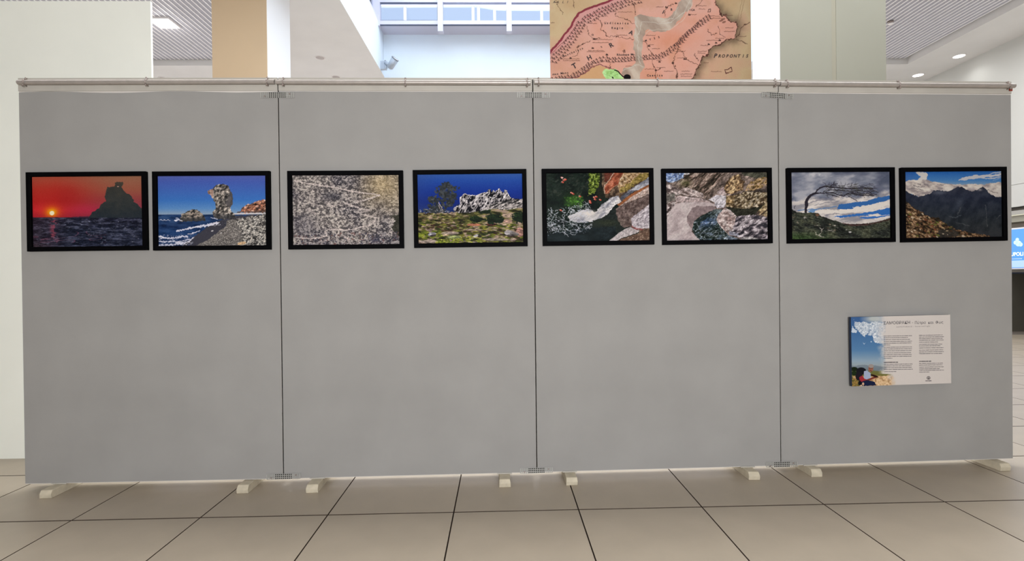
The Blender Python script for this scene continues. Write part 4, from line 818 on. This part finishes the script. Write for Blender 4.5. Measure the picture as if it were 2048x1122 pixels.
# ================================================================= framed photographs
m_fr = mat('black_frame_lacquer', (4, 4, 6), .6, spec=.04)
m_back = mat('black_backing_card', (16, 16, 18), .8)
FR = [(0, [(50.1, 344.4), (290.3, 342.4), (293.8, 500), (54.1, 503)], pic1, 'black framed photo of a red sunset beside a dark sea rock'),
      (0, [(302.7, 342.8), (538.1, 341.6), (541.3, 498.8), (306.2, 500.9)], pic2, 'black framed photo of a tall rock stack on a pebble beach'),
      (1, [(573.6, 341.6), (805, 340.6), (807.9, 496.2), (576.5, 498.8)], pic3, 'black framed photo of a pale zigzag path on a grey gravel slope'),
      (1, [(825.2, 339.9), (1052.7, 337.7), (1055.5, 492), (828.1, 495.7)], pic4, 'black framed photo of a jagged ridge and tree under deep blue sky'),
      (2, [(1083.6, 337.2), (1307.4, 336.1), (1309, 488.5), (1086, 492)], pic5, 'black framed photo of a small waterfall splashing into a dark pool'),
      (2, [(1324, 337.2), (1544.3, 335.1), (1545.8, 486.4), (1326.1, 489.6)], pic6, 'black framed photo of a stream winding between pale smooth boulders'),
      (3, [(1575.7, 335.6), (1791, 334.4), (1791.4, 483.6), (1576.4, 486.9)], pic7, 'black framed photo of a wind-bent bare tree on a green hillside'),
      (3, [(1804.9, 334.8), (2015.4, 333.3), (2015, 480.9), (1803.7, 484.7)], pic8, 'black framed photo of dark mountains under white rolling clouds')]
FT = .022
for k, q, fn, lb in FR:
    p, d, nrm, Lb, ang = frame_of(k)
    P = [to_board(k, x, y, FT) for x, y in q]
    w = (P[1][0]-P[0][0]+P[2][0]-P[3][0])/2; h = (P[0][1]-P[3][1]+P[1][1]-P[2][1])/2
    cx_, cz_ = sum(a for a, _ in P)/4, sum(b_ for _, b_ in P)/4
    tilt = -math.atan2((P[1][1]-P[0][1]+P[2][1]-P[3][1])/2, w)
    t = thing('framed_photograph', lb, 'framed picture', p+d*cx_+Vector((0, 0, cz_)), ang, 'black framed landscape photographs'); t.rotation_euler.y = tilt
    bw_ = .0235; W2, H2 = w/2, h/2; b = MB()
    me = bpy.data.meshes.new('frame_moulding'); V = []     # mitred moulding: outer back, outer front, inner front, inner recessed
    for (ix, yy) in ((0, -.001), (0, -FT+.001), (.0012, -FT), (bw_-.0015, -FT), (bw_, -FT+.0015), (bw_, -.009)):
        V += [(-W2+ix, yy, -H2+ix), (W2-ix, yy, -H2+ix), (W2-ix, yy, H2-ix), (-W2+ix, yy, H2-ix)]
    fc = [tuple(4*r+j for j in ()) for r in ()]
    for r in range(5):
        for j in range(4): fc.append((4*r+j, 4*r+(j+1) % 4, 4*(r+1)+(j+1) % 4, 4*(r+1)+j))
    me.from_pydata(V, [], fc); me.materials.append(m_fr); fo = link('frame_moulding', me, t)
    bb = MB(); bb.box(-W2+.002, W2-.002, -.007, -.0012, -H2+.002, H2-.002); bb.build('backing_card', m_back, t)
    quad_print('photo_print', w-2*bw_+.002, h-2*bw_+.002, image_mat('photo_print_'+fn.__name__, fn(), .42, {'pic4': .86, 'pic5': .82, 'pic6': .88, 'pic8': .84, 'pic1': .9}.get(fn.__name__, .96)), t, y=-.0092, thick=.0015)

# ================================================================= text card
k = 3; p, d, nrm, Lb, ang = frame_of(k); CT = .034
P = [to_board(k, x, y, CT) for x, y in ((1702.5, 634), (1900.6, 629.6), (1902.2, 766), (1704, 773.3))]
w = (P[1][0]-P[0][0]+P[2][0]-P[3][0])/2; h = (P[0][1]-P[3][1]+P[1][1]-P[2][1])/2
cc = (sum(a for a, _ in P)/4, sum(b_ for _, b_ in P)/4); tilt = -math.atan2((P[1][1]-P[0][1]+P[2][1]-P[3][1])/2, w)
cd = thing('text_card', 'white printed text card with a hiker and blue sky, below the bent tree picture', 'sign', p+d*cc[0]+Vector((0, 0, cc[1])), ang); cd.rotation_euler.y = tilt
b = MB(); b.box(-w/2, w/2, -CT+.0012, -CT+.018, -h/2, h/2); b.build('foam_board', mat('dark_blue_card_edge', (40, 52, 76), .7), cd)
quad_print('printed_face', w, h, image_mat('text_card_print', card(), .5), cd, y=-CT, thick=.0012)
for x in (-w*.3, w*.3): box_obj('mounting_pad', (x-.03, x+.03, -CT+.018, -.0005, -.04, .04), m_strip, cd)
def cp_(x, y):      # drawing units of the card face to card space
    u = (x-145)/1235; zz = (y-(150-28*u))/((868-18*u)); return (-w/2+w*u, h/2-h*zz)
V, Fc = [], []; ux = w/1235
a0, a1 = cp_(545, 243), cp_(872, 236)
fit_text(V, Fc, 'ΣΑΜΟΘΡΑΚΗ', a0, 330*ux, 36*ux, .014); fit_text(V, Fc, '–', (cp_(897, 234)[0], cp_(897, 234)[1]), 18*ux, 35*ux, .0)
fit_text(V, Fc, 'Πέτρα', cp_(935, 238), 138*ux, 33*ux, .012); fit_text(V, Fc, 'και', cp_(1103, 236), 66*ux, 33*ux, .012); fit_text(V, Fc, 'Φως', cp_(1195, 234), 96*ux, 33*ux, .012)
lettering(V, Fc, mat('grey_card_ink', (92, 88, 92), .7), cd, -CT-.0003)
V, Fc = [], []
fit_text(V, Fc, 'SAMOTHRACE – Stone and Light', cp_(703, 281), 425*ux, 15*ux, .0)
lettering(V, Fc, mat('light_grey_card_ink', (128, 120, 120), .7), cd, -CT-.0003)

# ================================================================= ceiling lamps
m_ring = mat('white_lamp_ring', (226, 222, 222), .5)
m_lampoff = mat('unlit_lamp_glass', (176, 168, 166), .4)
m_glow = emis('lit_lamp_lens', (255, 252, 246), 9)
def lamp(px, py, r, lit, label, z=HC, square=False, grp='round recessed ceiling lights', sz=None):
    c_ = at_z(px, py, z); t = thing('ceiling_light', label, 'ceiling light', c_, 0, grp); b = MB()
    if square:
        s2 = r+.03
        for dd in ((-s2, -r, -s2, s2), (r, s2, -s2, s2), (-r, r, -s2, -r), (-r, r, r, s2)): b.box(dd[0], dd[1], dd[2], dd[3], -.02, .02)
        b.build('trim_frame', m_ring, t); box_obj('lens', (-r, r, -r, r, -.024, .0), m_glow, t)
    else:
        b.torus((0, 0, 0), (0, 0, 1), r, .012, 24, 8); b.build('trim_ring', m_ring, t)
        q = MB(); q.tube((0, 0, -.004), (0, 0, -.001), r-.004, seg=24); q.build('lens', m_glow if lit else m_lampoff, t)
    return c_
lamp(1918, 112, .10, True, 'lit round downlight in the right soffit, nearer of the two'); lamp(1836, 150, .10, True, 'lit round downlight in the right soffit, farther of the two')
lamp(640, 115, .085, False, 'unlit round downlight in the soffit left of the high windows, nearer one'); lamp(672, 154, .085, False, 'unlit round downlight just above the boards, left of the high windows'); lamp(327, 156.5, .085, False, 'unlit round downlight in the plain ceiling beside the tan pillar')
cl = lamp(328, 45, .14, True, 'bright square light set in the slatted ceiling left of the tan pillar', HC+.09, True, 'square slatted ceiling lights')
pl = bpy.data.lights.new('square_light_glow', 'POINT'); pl.energy = 5; pl.color = (1, .97, .92); pl.shadow_soft_size = .15; po = bpy.data.objects.new('square_light_glow', pl); C.objects.link(po); po.location = cl+Vector((0, 0, -.14))
for px, py in ((1918, 112), (1836, 150)):
    c_ = at_z(px, py, HC); pl = bpy.data.lights.new('downlight_glow', 'SPOT'); pl.energy = 9; pl.spot_size = 2.4; pl.spot_blend = .8; pl.color = (1, .99, .96); po = bpy.data.objects.new('downlight_glow', pl); C.objects.link(po); po.location = c_+Vector((0, 0, -.03))
c_ = at_z(1781, 43, HC+.1); t = thing('slat_spot_fitting', 'small grey fitting in the slatted ceiling beside the pale green pillar', 'ceiling fitting', c_)  # small unlit spot mounted on the slats
b = MB(); b.tube((0, 0, 0), (0, 0, -.03), .05, .03, 12); b.build('fitting_cup', m_clamp, t); b = MB(); b.tube((0, 0, -.03), (0, 0, -.045), .035, seg=12); b.build('fitting_plate', m_lip, t)

# spotlight on the light well corner
s0 = at_y(771, 127, 10.25); t = thing('wall_spotlight', 'grey swivelling spotlight on the white bulkhead corner below the high windows', 'spotlight', s0)
m_spot = mat('grey_spotlight_metal', (176, 186, 200), .4, metal=.2); m_spd = mat('dark_spotlight_rim', (120, 124, 134), .5)
U = .0098                                                             # metres per photo pixel at that distance
b = MB(); b.box(-.22, .01, .02, .09, -.10, .06, bev=.004); b.tube((.0, 0, -.02), (.0, 0, -.12), .012, seg=8); b.tube((.03, .0, -.02), (.03, 0, -.10), .008, seg=8); b.build('bracket', m_spot, t)
b = MB(); b.tube((-.01, 0, .03), (.10, 0, -.055), .032, .036, 14); b.build('arm', m_spot, t)
b = MB(); b.tube((.085, .01, -.07), (.195, -.05, .065), .062, .072, 22); b.tube((.07, .02, -.09), (.088, .008, -.068), .035, .062, 22); b.build('lamp_housing', m_spot, t)
b = MB(); b.torus((.2, -.053, .071), (.11, -.06, .135), .07, .008, 24, 8); b.build('rim', m_spd, t)
b = MB(); b.tube((.197, -.051, .067), (.2, -.053, .071), .066, seg=22); b.build('front_glass', m_white, t)
b = MB(); b.torus((-.002, -.01, .045), (0, 1, 0), .014, .005, 12, 6); b.build('knob', m_spd, t)

# ================================================================= counter and screen at far right
cn = thing('service_counter', 'dark grey counter front at the far right, under the blue screen', 'counter', (9.0, 9.1, 0))
box_obj('counter_front', (-.6, .42, -.02, 0, .06, 1.09), mat('dark_counter_laminate', (62, 60, 54), .5, .04, 3), cn)
box_obj('counter_body', (-.6, .42, 0, .8, .06, 1.09), mat('counter_side_laminate', (70, 68, 64), .5), cn)
box_obj('counter_top', (-.62, .44, -.04, .82, 1.09, 1.115), mat('counter_top_stone', (58, 66, 92), .3), cn); box_obj('plinth', (-.58, .40, .01, .78, 0, .06), mat('plinth_grey', (150, 144, 140), .5), cn)
sc = thing('wall_screen', 'blue lit screen with white letters above the dark counter', 'screen', (9.0, 7.2, 1.19))
box_obj('screen_case', (.002, .05, -.02, 2.6, -.02, .70), mat('white_screen_case', (236, 236, 240), .5), sc)
m_sb = emis('blue_screen_panel', (74, 136, 222), .75)
box_obj('screen_panel', (-.002, .002, 0, 2.58, 0, .675), m_sb, sc)
V, Fc = [], []
def scr(text, px0, px1, py, cap_px):
    q0, q1 = at_x(px0, py, 8.996), at_x(px1, py, 8.996); cap = cap_px*q0.y/F*1.0; vs, fs = glyph(text, 0, .02); b0 = len(V); x0, x1 = vs[:, 0].min(), vs[:, 0].max()
    for x, z in vs:
        V.append((-.004, q0.y+(q1.y-q0.y)*(x-x0)/(x1-x0)-7.2, q0.z-1.19+z*cap/.73))
    Fc.extend([tuple(b0+j for j in f) for f in fs])
scr('UPOLI', 2021.5, 2046.5, 512, 7.5)
me = bpy.data.meshes.new('lettering'); me.from_pydata(V, [], Fc); me.materials.append(emis('screen_letter_white', (236, 240, 250), .9)); link('lettering', me, sc, kind='stuff')
V, Fc = [], []; scr('ooooo', 2024, 2044, 518.5, 2.2)
me = bpy.data.meshes.new('small_lettering'); me.from_pydata(V, [], Fc); me.materials.append(emis('screen_small_white', (190, 205, 236), .8)); link('small_lettering', me, sc, kind='stuff')
box_obj('pale_band', (-.0035, -.002, 0, 2.58, .01, .13), emis('screen_pale_band', (150, 178, 228), .8), sc)
b = MB(); q = at_x(2036, 487, 8.99)
for dy, dz, r in ((0, 0, .05), (.05, .02, .035), (-.04, -.02, .035), (.02, .07, .03)): b.tube((-.0045, q.y-7.2+dy, q.z-1.19+dz), (-.002, q.y-7.2+dy, q.z-1.19+dz), r, seg=14)
b.build('screen_cloud', emis('screen_cloud_white', (176, 200, 236), .8), sc)
